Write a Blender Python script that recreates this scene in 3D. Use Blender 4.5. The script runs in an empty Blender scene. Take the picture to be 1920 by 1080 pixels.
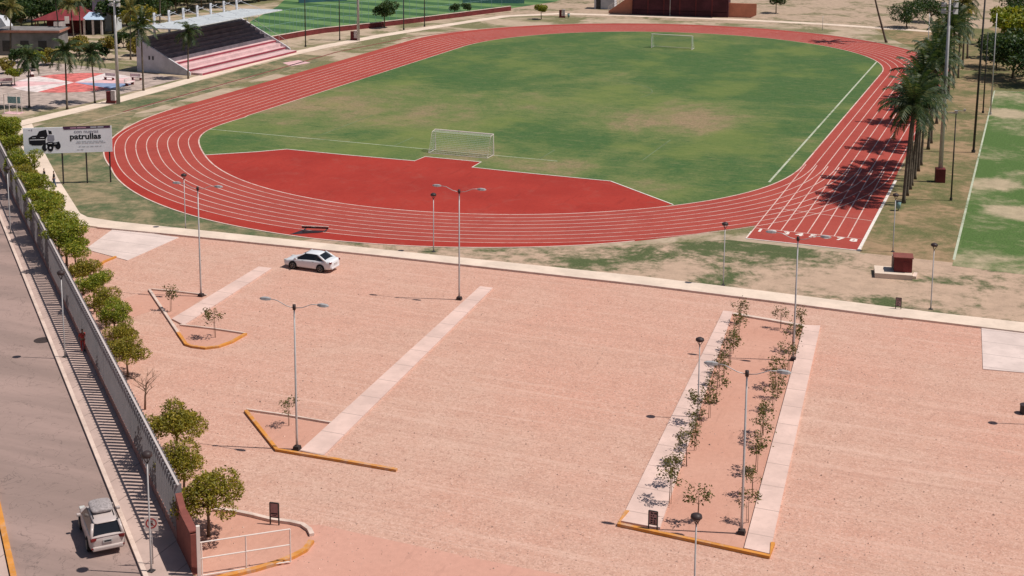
import bpy, math, random
from mathutils import Vector, Matrix
R = math.radians
SC = bpy.context.scene
COL = SC.collection

# ------------------------------------------------------------------ camera
F_PX, CAM_H = 2606.75, 34.83
YAW, PITCH, ROLL = 0.374274, -0.164650, 0.005898
PPX, PPY = 955.71, 148.41           # principal point of the (cropped) photograph, 1920x1080
_f = Vector((-math.sin(YAW) * math.cos(PITCH), math.cos(YAW) * math.cos(PITCH), math.sin(PITCH)))
_r0 = Vector((math.cos(YAW), math.sin(YAW), 0)); _u0 = _r0.cross(_f)
_c, _s = math.cos(ROLL), math.sin(ROLL)
_r = _c * _r0 + _s * _u0; _u = -_s * _r0 + _c * _u0
cam_d = bpy.data.cameras.new('camera'); cam = bpy.data.objects.new('camera', cam_d); COL.objects.link(cam)
cam_d.sensor_width = 36; cam_d.lens = F_PX / 1920 * 36
cam_d.shift_x = (960 - PPX) / 1920; cam_d.shift_y = -(540 - PPY) / 1920
cam_d.clip_start = 1; cam_d.clip_end = 3000
cam.matrix_world = Matrix(((_r.x, _u.x, -_f.x, 0), (_r.y, _u.y, -_f.y, 0), (_r.z, _u.z, -_f.z, CAM_H), (0, 0, 0, 1)))
SC.camera = cam

def G(px, py, z=0.0):
    """survey: point at height z that the photograph shows at pixel px, py"""
    d = _r * ((px - PPX) / F_PX) + _u * ((PPY - py) / F_PX) + _f
    t = (z - CAM_H) / d.z
    return Vector((d.x * t, d.y * t, z))
def HT(b, ty):
    """height of an upright thing standing at ground point b whose top is at pixel row ty"""
    lo, hi = 0., 60.
    for _ in range(50):
        m = (lo + hi) / 2; q = Vector((b[0], b[1], m - CAM_H))
        y = PPY - F_PX * q.dot(_u) / q.dot(_f)
        if y > ty: lo = m
        else: hi = m
    return lo

# ------------------------------------------------------------------ world, sun, exposure
SUN_EL, SUN_AZ = R(60.5), R(74)     # azimuth clockwise from +Y
w = bpy.data.worlds.new('World'); SC.world = w; w.use_nodes = True
nt = w.node_tree; bg = nt.nodes['Background']
sky = nt.nodes.new('ShaderNodeTexSky'); sky.sky_type = 'NISHITA'; sky.sun_disc = False
sky.sun_elevation = SUN_EL; sky.sun_rotation = SUN_AZ
nt.links.new(sky.outputs[0], bg.inputs[0]); bg.inputs[1].default_value = 0.055
sl = bpy.data.lights.new('sun', 'SUN'); sl.energy = 4.2; sl.angle = R(0.5); sl.color = (1, .955, .89)
so = bpy.data.objects.new('sun', sl); COL.objects.link(so)
sd = Vector((math.sin(SUN_AZ) * math.cos(SUN_EL), math.cos(SUN_AZ) * math.cos(SUN_EL), math.sin(SUN_EL)))
so.rotation_euler = sd.to_track_quat('Z', 'Y').to_euler(); so.location = (0, 150, 120)
SC.view_settings.view_transform = 'Standard'; SC.view_settings.look = 'None'
SC.view_settings.exposure = 0.06; SC.view_settings.gamma = 1

# ------------------------------------------------------------------ materials
def lin(r, g, b): return tuple(((c / 255) / 12.92 if c / 255 <= .04045 else ((c / 255 + .055) / 1.055) ** 2.4) for c in (r, g, b))
class NT:
    def __init__(s, name):
        s.m = bpy.data.materials.new(name); s.m.use_nodes = True; s.t = s.m.node_tree
        s.b = s.t.nodes['Principled BSDF']; s.tc = s.t.nodes.new('ShaderNodeTexCoord')
        s.co = s.tc.outputs['Object']
    def lk(s, a, b): s.t.links.new(a, b)
    def mapped(s, sc=(1, 1, 1), rot=0, src=None):
        n = s.t.nodes.new('ShaderNodeMapping'); n.inputs['Scale'].default_value = sc; n.inputs['Rotation'].default_value[2] = rot
        s.lk(src or s.co, n.inputs[0]); return n.outputs[0]
    def noise(s, scale, detail=4, rough=.6, co=None, dist=0):
        n = s.t.nodes.new('ShaderNodeTexNoise'); n.inputs['Scale'].default_value = scale
        n.inputs['Detail'].default_value = detail; n.inputs['Roughness'].default_value = rough; n.inputs['Distortion'].default_value = dist
        s.lk(co or s.co, n.inputs['Vector']); return n.outputs['Fac']
    def ramp(s, fac, a, b, va=0., vb=1.):
        n = s.t.nodes.new('ShaderNodeMapRange'); n.interpolation_type = 'SMOOTHSTEP'
        n.inputs[1].default_value = a; n.inputs[2].default_value = b; n.inputs[3].default_value = va; n.inputs[4].default_value = vb
        s.lk(fac, n.inputs[0]); return n.outputs[0]
    def math(s, op, a, b):
        n = s.t.nodes.new('ShaderNodeMath'); n.operation = op
        for i, v in enumerate((a, b)):
            if isinstance(v, (int, float)): n.inputs[i].default_value = v
            else: s.lk(v, n.inputs[i])
        return n.outputs[0]
    def mix(s, fac, a, b, mode='MIX'):
        n = s.t.nodes.new('ShaderNodeMix'); n.data_type = 'RGBA'; n.blend_type = mode
        if isinstance(fac, (int, float)): n.inputs[0].default_value = fac
        else: s.lk(fac, n.inputs[0])
        for i, v in ((6, a), (7, b)):
            if isinstance(v, tuple): n.inputs[i].default_value = (*v, 1)
            else: s.lk(v, n.inputs[i])
        return n.outputs[2]
    def blob(s, x, y, r0, r1):
        """1 inside r0 round (x,y), 0 beyond r1"""
        n = s.t.nodes.new('ShaderNodeVectorMath'); n.operation = 'DISTANCE'
        n.inputs[1].default_value = (x, y, 0); s.lk(s.co, n.inputs[0])
        return s.ramp(n.outputs['Value'], r0, r1, 1, 0)
    def out(s, col, rough=.9, bump=None, dist=.02, spec=.25, metal=0):
        if isinstance(col, tuple): s.b.inputs['Base Color'].default_value = (*col, 1)
        else: s.lk(col, s.b.inputs['Base Color'])
        s.b.inputs['Roughness'].default_value = rough; s.b.inputs['Metallic'].default_value = metal
        s.b.inputs['Specular IOR Level'].default_value = spec
        if bump is not None:
            n = s.t.nodes.new('ShaderNodeBump'); n.inputs['Distance'].default_value = dist; n.inputs['Strength'].default_value = .6
            s.lk(bump, n.inputs['Height']); s.lk(n.outputs[0], s.b.inputs['Normal'])
        return s.m
def scl(c, k): return tuple(min(1, v * k) for v in c)
def simple(name, c, rough=.8, var=.15, scale=2.0, spec=.25, metal=0):
    n = NT(name); f = n.noise(scale, 5)
    return n.out(n.mix(n.ramp(f, .3, .7), scl(c, 1 - var), scl(c, 1 + var)), rough, spec=spec, metal=metal)

def m_ground():
    n = NT('dry_earth'); a = n.noise(.09, 6, .65, dist=.5); b = n.noise(.5, 6, .7); c = n.noise(4, 4, .7)
    col = n.mix(n.ramp(b, .35, .68), (.42, .31, .225), (.52, .40, .29))
    g = n.mix(n.ramp(c, .35, .65), (.12, .125, .05), (.22, .195, .095))
    col = n.mix(n.ramp(a, .44, .57), col, g)
    return n.out(n.mix(n.ramp(c, .3, .7, 0, .22), col, (.24, .18, .12)), .95, c, .03)
def m_patchy(name, lo, hi, green, dry, wet=(), bare=()):
    n = NT(name); a = n.noise(.11, 7, .7, dist=.6); b = n.noise(.7, 6, .75); c = n.noise(6, 4, .75)
    m = n.math('ADD', n.math('MULTIPLY', a, .65), n.math('MULTIPLY', b, .35))
    for px, py, r0, r1, k in wet: m = n.math('SUBTRACT', m, n.math('MULTIPLY', n.blob(*G(px, py)[:2], r0, r1), k))
    for px, py, r0, r1, k in bare: m = n.math('ADD', m, n.math('MULTIPLY', n.blob(*G(px, py)[:2], r0, r1), k))
    g = n.mix(n.ramp(c, .3, .7), scl(green, .6), scl(green, 1.35)); d = n.mix(n.ramp(b, .3, .7), scl(dry, .84), scl(dry, 1.1))
    col = n.mix(n.ramp(m, lo, hi), g, d)
    return n.out(n.mix(n.ramp(c, .55, .72, 0, .35), col, scl(green, .5)), .95, c, .05)
def m_pitch():
    n = NT('worn_turf'); st = n.mapped((1, .8, 1), .2)
    a = n.noise(.045, 7, .66, st, .8); b = n.noise(.22, 6, .7, st); c = n.noise(3.0, 5, .75)
    dry = n.math('ADD', n.math('MULTIPLY', a, .62), n.math('MULTIPLY', b, .38))
    for x, y, r0, r1, k in ((*G(690, 180)[:2], 3, 20, .19), (*G(560, 215)[:2], 3, 17, .17), (*G(820, 225)[:2], 2, 16, .15), (*G(1180, 215)[:2], 3, 20, .15),
                            (*G(1240, 235)[:2], 2, 14, .10), (*G(870, 290)[:2], 2, 9, .20), (*G(1380, 205)[:2], 2, 16, .13), (*G(1255, 95)[:2], 1, 7, .12), (*G(980, 190)[:2], 2, 15, .12),
                            (*G(1150, 140)[:2], 1, 9, .10), (*G(560, 265)[:2], 1, 9, .10), (*G(1030, 312)[:2], 1, 9, .14), (*G(1230, 352)[:2], 1, 8, .16), (*G(1500, 270)[:2], 1, 6, .14), (*G(1580, 200)[:2], 1, 7, .14), (*G(1610, 165)[:2], 1, 7, .12)):
        dry = n.math('ADD', dry, n.math('MULTIPLY', n.blob(x, y, r0, r1), k * .88))
    for x, y, r0, r1, k in ((*G(1440, 130)[:2], 8, 36, .16), (*G(1480, 200)[:2], 4, 20, .12), (*G(820, 130)[:2], 4, 20, .12)):
        dry = n.math('SUBTRACT', dry, n.math('MULTIPLY', n.blob(x, y, r0, r1), k))
    g = n.mix(n.ramp(c, .3, .7), (.036, .090, .024), (.076, .142, .042))
    g = n.mix(n.ramp(b, .36, .66, 0, .8), g, (.060, .118, .030))
    mid = n.mix(n.ramp(c, .3, .7), (.10, .15, .04), (.175, .19, .066))
    br = n.mix(n.ramp(c, .3, .7), (.22, .15, .085), (.37, .24, .155))
    col = n.mix(n.ramp(dry, .44, .62, 0, .9), g, mid); col = n.mix(n.ramp(dry, .57, .76, 0, .9), col, br)
    e = n.noise(.8, 6, .78, n.mapped((.35, 1.6, 1), .1))
    col = n.mix(n.ramp(e, .5, .72, 0, .5), col, (.25, .21, .10)); col = n.mix(n.ramp(e, .30, .47, .75, 0), col, (.024, .066, .018))
    yl = n.noise(.07, 4, .6, st); col = n.mix(n.ramp(yl, .48, .66, 0, .55), col, (.17, .20, .05))
    gr = n.noise(2.2, 7, .85, n.mapped((.5, 1.4, 1), .1)); col = n.mix(n.ramp(gr, .53, .66, 0, .6), col, (.22, .20, .08)); col = n.mix(n.ramp(gr, .33, .47, .65, 0), col, (.024, .068, .018))
    return n.out(col, .95, c, .04)
def m_track(name, c, c2):
    n = NT(name); a = n.noise(.12, 5, .6); b = n.noise(2.5, 5, .7); d = n.noise(25, 3, .7)
    col = n.mix(n.ramp(a, .35, .65), c, c2); col = n.mix(n.ramp(b, .3, .7, 0, .35), col, scl(c, .72))
    w_ = n.noise(.35, 7, .75, dist=.8); col = n.mix(n.ramp(w_, .50, .70, 0, .4), col, tuple(.72 * v + .28 * u for v, u in zip(c, (.34, .22, .17))))
    sg = n.noise(1.2, 4, .7, n.mapped((1, .15, 1), .4)); col = n.mix(n.ramp(sg, .56, .70, 0, .35), col, scl(c, .6))
    return n.out(n.mix(n.ramp(d, .4, .7, 0, .3), col, scl(c2, 1.25)), .85, d, .004)
def m_gravel():
    n = NT('pink_gravel'); a = n.noise(.05, 5, .6, dist=.4); b = n.noise(.6, 7, .72); c = n.noise(4.5, 6, .75); d = n.noise(22, 3, .8)
    e = n.noise(.25, 4, .6, n.mapped((.2, 2.2, 1), .35))
    col = n.mix(n.ramp(a, .35, .65), (.60, .315, .235), (.585, .365, .28))
    col = n.mix(n.ramp(b, .38, .66, 0, .6), col, (.52, .275, .20))
    col = n.mix(n.ramp(e, .55, .72, 0, .35), col, (.66, .42, .33))
    col = n.mix(n.ramp(c, .52, .72, 0, .6), col, (.36, .195, .145)); col = n.mix(n.ramp(c, .28, .45, .45, 0), col, (.70, .44, .35))
    h = n.noise(1.6, 7, .8, dist=.4); col = n.mix(n.ramp(h, .56, .68, 0, .5), col, (.40, .215, .16))
    col = n.mix(n.ramp(d, .60, .72, 0, .75), col, (.26, .15, .115))
    col = n.mix(n.ramp(d, .30, .40, .5, 0), col, (.72, .47, .38))
    for sc_, lo_, hi_ in ((7.5, (.42, .23, .175), (.68, .44, .35)), (14, (.33, .18, .135), (.74, .50, .40))):
        v = n.t.nodes.new('ShaderNodeTexVoronoi'); v.inputs['Scale'].default_value = sc_; n.lk(n.co, v.inputs['Vector'])
        sp = n.t.nodes.new('ShaderNodeSeparateColor'); n.lk(v.outputs['Color'], sp.inputs[0])
        col = n.mix(n.ramp(sp.outputs[0], .70, .98, 0, .48), col, lo_); col = n.mix(n.ramp(sp.outputs[1], .78, .98, 0, .42), col, hi_)
    for rot, k in ((.12, .35), (1.35, .28)):
        tt = n.noise(.5, 5, .7, n.mapped((.06, 2.4, 1), rot), .3); col = n.mix(n.ramp(tt, .56, .66, 0, k), col, (.45, .26, .20)); col = n.mix(n.ramp(tt, .34, .44, k, 0), col, (.68, .45, .36))
    return n.out(col, .95, d, .03)
def m_asphalt():
    n = NT('sun_bleached_asphalt'); a = n.noise(.25, 5, .6, n.mapped((.15, 1.2, 1), R(-43))); b = n.noise(3, 5, .7); d = n.noise(30, 2, .7)
    col = n.mix(n.ramp(a, .35, .65), (.27, .19, .165), (.37, .255, .222)); col = n.mix(n.ramp(b, .5, .75, 0, .3), col, (.20, .142, .122))
    cr = n.noise(.45, 5, .55, dist=1.2); cr = n.math('ABSOLUTE', n.math('SUBTRACT', cr, .5), 0); col = n.mix(n.ramp(cr, .002, .007, .5, 0), col, (.11, .08, .07))
    pt = n.noise(.12, 2, .4, n.mapped((.6, 1.6, 1), R(-43))); col = n.mix(n.ramp(pt, .60, .615, 0, .22), col, (.20, .15, .135))
    oil = n.noise(.9, 4, .6); col = n.mix(n.ramp(oil, .66, .76, 0, .4), col, (.12, .09, .08))
    return n.out(n.mix(n.ramp(d, .5, .75, 0, .25), col, (.4, .28, .24)), .85, d, .006)
def m_concrete(name, c, joint=0, axis=1):
    n = NT(name); a = n.noise(.35, 5, .65); b = n.noise(3, 6, .7)
    col = n.mix(n.ramp(a, .3, .7), scl(c, .86), scl(c, 1.08)); col = n.mix(n.ramp(b, .5, .78, 0, .4), col, scl(c, .62))
    if joint:
        sx = n.t.nodes.new('ShaderNodeSeparateXYZ'); n.lk(n.co, sx.inputs[0])
        fr = n.math('FRACT', n.math('DIVIDE', sx.outputs[axis], joint), 0)
        col = n.mix(n.math('LESS_THAN', fr, .05 / joint * 1.3), col, scl(c, .62))
    return n.out(col, .9, b, .01)
def m_leaf(name, a, b, c=None):
    n = NT(name)
    g = n.t.nodes.new('ShaderNodeNewGeometry'); f = n.noise(1.3, 3)
    rp = g.outputs['Random Per Island']
    col = n.mix(rp, a, b)
    if c: col = n.mix(n.ramp(n.math('ADD', n.math('MULTIPLY', f, .7), n.math('MULTIPLY', rp, .3)), .5, .75), col, c)
    m = n.out(col, .5, spec=.3)
    tr = n.t.nodes.new('ShaderNodeBsdfTranslucent'); n.lk(n.mix(1.0, col, (1.0, 1.0, .55), 'MULTIPLY'), tr.inputs[0])
    ad = n.t.nodes.new('ShaderNodeMixShader'); ad.inputs[0].default_value = .38
    n.lk(n.b.outputs[0], ad.inputs[1]); n.lk(tr.outputs[0], ad.inputs[2]); n.lk(ad.outputs[0], n.t.nodes['Material Output'].inputs[0])
    return m
M = dict(
    faint=simple('worn_chalk_line', (.125, .165, .085), .9, .35, .3),
    ground=m_ground(),
    verge=m_patchy('patchy_verge', .39, .53, (.085, .105, .04), (.47, .325, .235), [(1060, 492, 1, 4.5, 0.062), (1010, 482, .5, 4, 0.056), (1130, 478, 1, 5, 0.062), (1230, 462, 1, 5.5, 0.074), (1320, 450, 1, 5, 0.074), (1400, 458, 1, 4, 0.074), (1330, 525, .5, 3, 0.074), (1640, 570, .5, 3, 0.074), (1560, 560, .5, 3, 0.050), (1470, 478, 1, 4, 0.062), (1560, 486, 1, 4, 0.050)]),
    verge_green=m_patchy('mown_verge', .40, .60, (.085, .115, .05), (.30, .225, .135)),
    strip=m_patchy('dry_grass_strip', .42, .60, (.13, .13, .05), (.33, .215, .125)),
    field2=m_patchy('practice_turf', .46, .74, (.078, .138, .034), (.42, .33, .22), bare=[(1860, 345, 1.0, 4.5, .26), (1900, 398, 1.0, 4, .24), (1885, 212, 1, 5, .26), (1870, 500, 1, 7, .10), (1870, 175, 1, 6, .15)]),
    pitch=m_pitch(),
    track=m_track('track_rubber', (.34, .052, .038), (.385, .066, .047)), apron=m_track('apron_rubber', (.31, .026, .017), (.375, .036, .023)),
    gravel=m_gravel(), asphalt=m_asphalt(),
    drive=m_track('packed_clay', (.56, .285, .215), (.60, .32, .245)), soil=m_track('bed_soil', (.54, .27, .195), (.58, .315, .235)),
    path=m_concrete('path_concrete', (.72, .57, .46)), walk=m_concrete('sidewalk_concrete', (.50, .36, .31), 1.8, 0),
    slab=m_concrete('slab_concrete', (.68, .48, .415), 2.9, 1), pad=m_concrete('pad_concrete', (.67, .53, .48), 2.6, 1),
    kerb=m_concrete('kerb_concrete', (.68, .52, .44)), yellow=simple('yellow_kerb_paint', (.60, .245, .05), .7, .3, 2.5),
    white=simple('white_line_paint', (.74, .66, .60), .7, .12, 3), line=simple('lane_line_paint', (.70, .50, .44), .7, .1, .6),
    chalk=simple('chalk_line', (.42, .45, .33), .9, .45, .5),
    fence=simple('grey_slat_metal', (.25, .23, .24), .7, .06, 1), fence_lo=simple('plinth_render', (.30, .16, .14), .85, .15, 1), cap=simple('rail_metal', (.55, .47, .44), .5, .05, 1),
    redwall=simple('red_masonry_paint', (.22, .068, .054), .8, .15, 1.5), darkred=simple('dark_red_paint', (.16, .03, .03), .7, .2, 1),
    galv=simple('galvanised_steel', (.48, .45, .44), .45, .1, 3, .5, .3), darksteel=simple('dark_steel', (.05, .045, .045), .5, .2, 3),
    lampdark=simple('lamp_dark_metal', (.045, .03, .03), .5, .2, 3), lens=simple('lamp_lens', (.55, .53, .5), .3, .05, 3, .5),
    whitepaint=simple('white_gate_paint', (.76, .66, .60), .5, .05, 3), carwhite=simple('white_car_paint', (.72, .72, .74), .22, .02, 3, .5),
    carsilver=simple('light_car_paint', (.52, .43, .40), .28, .03, 3, .5), glass=simple('car_glass', (.012, .013, .016), .08, .1, 3, .5),
    tyre=simple('tyre_rubber', (.02, .018, .018), .85, .2, 5), rim=simple('alloy_rim', (.22, .21, .2), .35, .1, 5, .5, .6), tail=simple('tail_lamp', (.16, .012, .012), .2, .1, 3, .5),
    bag=simple('grey_bag_cloth', (.33, .285, .28), .85, .3, 9), netm=simple('goal_net_cord', (.55, .6, .55), .8, .05, 5),
    bark=simple('bark', (.17, .12, .08), .9, .3, 3), palmbark=simple('palm_bark', (.135, .105, .08), .9, .3, 2.5), twig=simple('twig', (.20, .13, .09), .9, .2, 5),
    leaf=m_leaf('fence_tree_leaf', (.12, .175, .016), (.30, .31, .032), (.48, .41, .05)), leafw=m_leaf('warm_tree_leaf', (.15, .145, .016), (.32, .265, .03), (.46, .34, .05)),
    leafdk=m_leaf('dark_tree_leaf', (.02, .05, .014), (.06, .105, .03), (.11, .14, .04)), sap=m_leaf('sapling_leaf', (.06, .07, .012), (.15, .13, .028), (.21, .15, .04)),
    palm=m_leaf('palm_leaf', (.022, .05, .018), (.07, .105, .04), (.15, .155, .06)), palmdry=m_leaf('palm_leaf_dry', (.11, .13, .04), (.26, .21, .07), (.32, .25, .1)),
    board=simple('billboard_vinyl', (.86, .87, .92), .6, .03, 1), ink=simple('black_print', (.012, .012, .018), .6, .1, 4), ink2=simple('grey_print', (.30, .30, .36), .6, .1, 4),
    purple=simple('plum_print', (.09, .04, .085), .6, .2, 4), pinkprint=simple('pink_print', (.55, .32, .42), .6, .1, 4), paleprint=simple('pale_print', (.55, .58, .63), .6, .1, 4),
    skin=simple('skin', (.28, .15, .10), .6, .1, 9), hair=simple('black_hair', (.012, .01, .01), .6, .1, 9), cloth_dk=simple('dark_clothing', (.018, .018, .022), .9, .2, 9),
    cloth_blue=simple('denim', (.07, .10, .16), .9, .2, 9), cloth_red=simple('red_clothing', (.38, .05, .045), .9, .15, 9), shoe=simple('shoe', (.1, .09, .09), .8, .1, 9),
    stand=simple('stand_render', (.50, .48, .50), .85, .12, .8), seat_shade=simple('shaded_stand_concrete', (.16, .135, .155), .9, .18, .7), seat_sunlit=simple('sunlit_step_pink', (.62, .42, .42), .85, .12, .7),  # tier colour darkened for roof shade, step colour kept pale pink as sunlit
    riserred=simple('stand_riser_paint', (.30, .05, .075), .8, .12, .8), roofw=simple('stand_roof_sheet', (.62, .65, .66), .5, .1, .6), plazared=simple('plaza_red', (.58, .15, .135), .85, .35, .9),
    plazapink=simple('plaza_pink', (.68, .42, .42), .8, .2, .5), plazawhite=simple('plaza_white', (.68, .58, .56), .85, .22, .9), plazablue=simple('plaza_blue', (.22, .28, .42), .8, .2, .5), plazagrey=simple('plaza_paving', (.40, .31, .27), .9, .3, .7),
    turfa=simple('synthetic_turf_light', (.125, .215, .075), .9, .15, .3), turfb=simple('synthetic_turf_dark', (.045, .11, .04), .9, .15, .3),
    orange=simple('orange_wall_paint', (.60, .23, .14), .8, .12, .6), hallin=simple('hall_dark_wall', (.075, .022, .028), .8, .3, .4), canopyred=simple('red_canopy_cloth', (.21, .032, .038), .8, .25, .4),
    paleblue=simple('pale_blue_roof', (.50, .62, .76), .5, .05, 1), greywall=simple('grey_render', (.21, .19, .185), .85, .2, .6), lightwall=simple('light_render', (.55, .55, .58), .8, .1, .8), terracotta=simple('terracotta_fascia', (.40, .17, .12), .8, .15, 1),
    teal=simple('teal_mesh', (.22, .36, .36), .7, .1, 3), redblack=simple('dark_red_black', (.03, .014, .014), .3, .2, 3), plate=simple('plate_white', (.5, .47, .45), .5, .05, 5),
    signred=simple('sign_red', (.45, .03, .03), .5, .05, 5), signpanel=simple('sign_panel', (.36, .22, .22), .6, .1, 5), manhole=simple('cast_iron', (.05, .035, .032), .7, .2, 8),
    shrubby=m_leaf('yellow_palm_leaf', (.16, .15, .03), (.36, .27, .06), (.42, .3, .06)),
)

# ------------------------------------------------------------------ mesh helpers
def m_worn(name, c, under, amt, scale, rough=.75):
    n = NT(name); a = n.noise(scale, 7, .78); b = n.noise(scale * .12, 4, .6)
    m = n.math('ADD', n.math('MULTIPLY', a, .6), n.math('MULTIPLY', b, .4))
    col = n.mix(n.ramp(n.noise(scale * .6, 4), .3, .7), scl(c, .86), scl(c, 1.08))
    return n.out(n.mix(n.ramp(m, .48, .64, 0, amt), col, under), rough)
M['line'] = m_worn('worn_lane_paint', (.70, .50, .44), (.42, .12, .10), .75, .9)
M['yellow'] = m_worn('worn_yellow_kerb', (.62, .255, .05), (.52, .36, .28), .75, 2.2)
M['chalk'] = m_worn('worn_chalk', (.46, .48, .36), (.11, .15, .06), .85, .8)
M['kerb'] = m_worn('dirty_kerb_concrete', (.68, .52, .44), (.42, .29, .23), .65, 1.5)
class MB:
    def __init__(s): s.v = []; s.f = []; s.mi = []; s.cur = 0
    def add(s, vs, fs):
        o = len(s.v); s.v += [tuple(v) for v in vs]; s.f += [tuple(i + o for i in f) for f in fs]; s.mi += [s.cur] * len(fs); return s
    def box(s, c, d, rz=0, taper=1.0):
        hx, hy, hz = d[0] / 2, d[1] / 2, d[2] / 2; ca, sa = math.cos(rz), math.sin(rz); vs = []
        for z, k in ((-hz, 1), (hz, taper)):
            for x, y in ((-hx, -hy), (hx, -hy), (hx, hy), (-hx, hy)):
                x, y = x * k, y * k; vs.append((c[0] + x * ca - y * sa, c[1] + x * sa + y * ca, c[2] + z))
        return s.add(vs, [(3, 2, 1, 0), (4, 5, 6, 7), (0, 1, 5, 4), (1, 2, 6, 5), (2, 3, 7, 6), (3, 0, 4, 7)])
    def tube(s, pts, r, n=8, cap=True):
        pts = [Vector(p) for p in pts]; rs = r if isinstance(r, (list, tuple)) else [r] * len(pts); rings = []
        for i, p in enumerate(pts):
            d = (pts[min(i + 1, len(pts) - 1)] - pts[max(i - 1, 0)]).normalized()
            a = d.cross(Vector((0, 0, 1))) if abs(d.z) < .95 else d.cross(Vector((1, 0, 0)))
            a.normalize(); b = d.cross(a)
            rings.append([p + (a * math.cos(2 * math.pi * k / n) + b * math.sin(2 * math.pi * k / n)) * rs[i] for k in range(n)])
        vs = [v for g in rings for v in g]; fs = []
        for i in range(len(pts) - 1):
            for k in range(n): fs.append((i * n + k, i * n + (k + 1) % n, (i + 1) * n + (k + 1) % n, (i + 1) * n + k))
        if cap: fs += [tuple(range(n))[::-1], tuple((len(pts) - 1) * n + k for k in range(n))]
        return s.add(vs, fs)
    def poly(s, pts, z=None):
        vs = [(p[0], p[1], p[2] if z is None else z) for p in pts]; return s.add(vs, [tuple(range(len(vs)))])
    def prism(s, pts, z0, z1):
        pts = [(p[0], p[1]) for p in pts]
        if sum(pts[i][0] * pts[(i + 1) % len(pts)][1] - pts[(i + 1) % len(pts)][0] * pts[i][1] for i in range(len(pts))) < 0: pts = pts[::-1]
        n = len(pts); vs = [(x, y, z0) for x, y in pts] + [(x, y, z1) for x, y in pts]
        return s.add(vs, [tuple(range(n))[::-1], tuple(range(n, 2 * n))] + [(i, (i + 1) % n, n + (i + 1) % n, n + i) for i in range(n)])
    def ribbon(s, pts, wd, z, closed=False):
        """flat strip along a polyline"""
        P = [Vector((p[0], p[1], 0)) for p in pts]; n = len(P); vs = []
        for i, p in enumerate(P):
            a = P[(i + 1) % n] if closed or i < n - 1 else p; b = P[i - 1] if closed or i > 0 else p
            d = (a - b).normalized(); nn = Vector((-d.y, d.x, 0)) * wd / 2; vs += [(p.x + nn.x, p.y + nn.y, z), (p.x - nn.x, p.y - nn.y, z)]
        m = n if closed else n - 1
        return s.add(vs, [(2 * i + 1, 2 * ((i + 1) % n) + 1, 2 * ((i + 1) % n), 2 * i) for i in range(m)])
    def kerb(s, pts, wd, z0, z1, closed=False):
        P = [Vector((p[0], p[1], 0)) for p in pts]; n = len(P); vs = []
        for i, p in enumerate(P):
            a = P[(i + 1) % n] if closed or i < n - 1 else p; b = P[i - 1] if closed or i > 0 else p
            d = (a - b).normalized(); nn = Vector((-d.y, d.x, 0)) * wd / 2
            for q, z in ((p + nn, z0), (p + nn, z1), (p - nn, z1), (p - nn, z0)): vs.append((q.x, q.y, z))
        fs = []
        for i in range(n if closed else n - 1):
            j = (i + 1) % n
            for k in range(4): fs.append((4 * i + k, 4 * i + (k + 1) % 4, 4 * j + (k + 1) % 4, 4 * j + k))
        if not closed: fs += [(3, 2, 1, 0), tuple(4 * (n - 1) + k for k in range(4))]
        return s.add(vs, fs)
    def disc(s, c, r, axis, th, n=20):
        a = Vector(axis).normalized() * th / 2; c = Vector(c); return s.tube([c - a, c + a], r, n)
    def build(s, name, mat, parent=None, smooth=False, bevel=0, sub=0):
        me = bpy.data.meshes.new(name); me.from_pydata(s.v, [], s.f); me.update()
        for m in (mat if isinstance(mat, (list, tuple)) else [mat]): me.materials.append(M[m] if isinstance(m, str) else m)
        if any(s.mi): me.polygons.foreach_set('material_index', s.mi)
        if smooth: me.polygons.foreach_set('use_smooth', [True] * len(me.polygons))
        o = bpy.data.objects.new(name, me); COL.objects.link(o)
        if parent: o.parent = parent
        if bevel:
            b = o.modifiers.new('bevel', 'BEVEL'); b.width = bevel; b.segments = 2; b.limit_method = 'ANGLE'
        if sub:
            b = o.modifiers.new('sub', 'SUBSURF'); b.levels = b.render_levels = sub
        return o
def tag(o, label, cat, group=None, kind=None):
    if label: o['label'] = label
    if cat: o['category'] = cat
    if group: o['group'] = group
    if kind: o['kind'] = kind
    return o
def struct(mb, name, mat):
    o = mb.build(name, mat); o['kind'] = 'structure'; return o
def thing(name, label, cat, loc=(0, 0, 0), rz=0, group=None):
    o = bpy.data.objects.new(name, None); COL.objects.link(o); o.empty_display_size = .3
    o.location = loc; o.rotation_euler = (0, 0, rz); return tag(o, label, cat, group)
def dup(root, loc, rz, label, group=None, scale=1.0):
    r = root.copy(); COL.objects.link(r); r.location = loc; r.rotation_euler = (0, 0, rz); r.scale = (scale,) * 3 if not isinstance(scale, tuple) else scale
    r['label'] = label
    if group: r['group'] = group
    for ch in list(root.children):
        c = ch.copy(); COL.objects.link(c); c.parent = r
        for g in list(ch.children):
            d = g.copy(); COL.objects.link(d); d.parent = c
    return r
def text_mesh(body, size, bold=0.0, align='CENTER', ext=.002):
    cu = bpy.data.curves.new('lettering', 'FONT'); cu.body = body; cu.size = size; cu.align_x = align; cu.align_y = 'CENTER'; cu.offset = bold; cu.extrude = ext; cu.resolution_u = 3
    ob = bpy.data.objects.new('lettering', cu); COL.objects.link(ob)
    me = bpy.data.meshes.new_from_object(ob.evaluated_get(bpy.context.evaluated_depsgraph_get()))
    bpy.data.objects.remove(ob); return me
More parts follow.
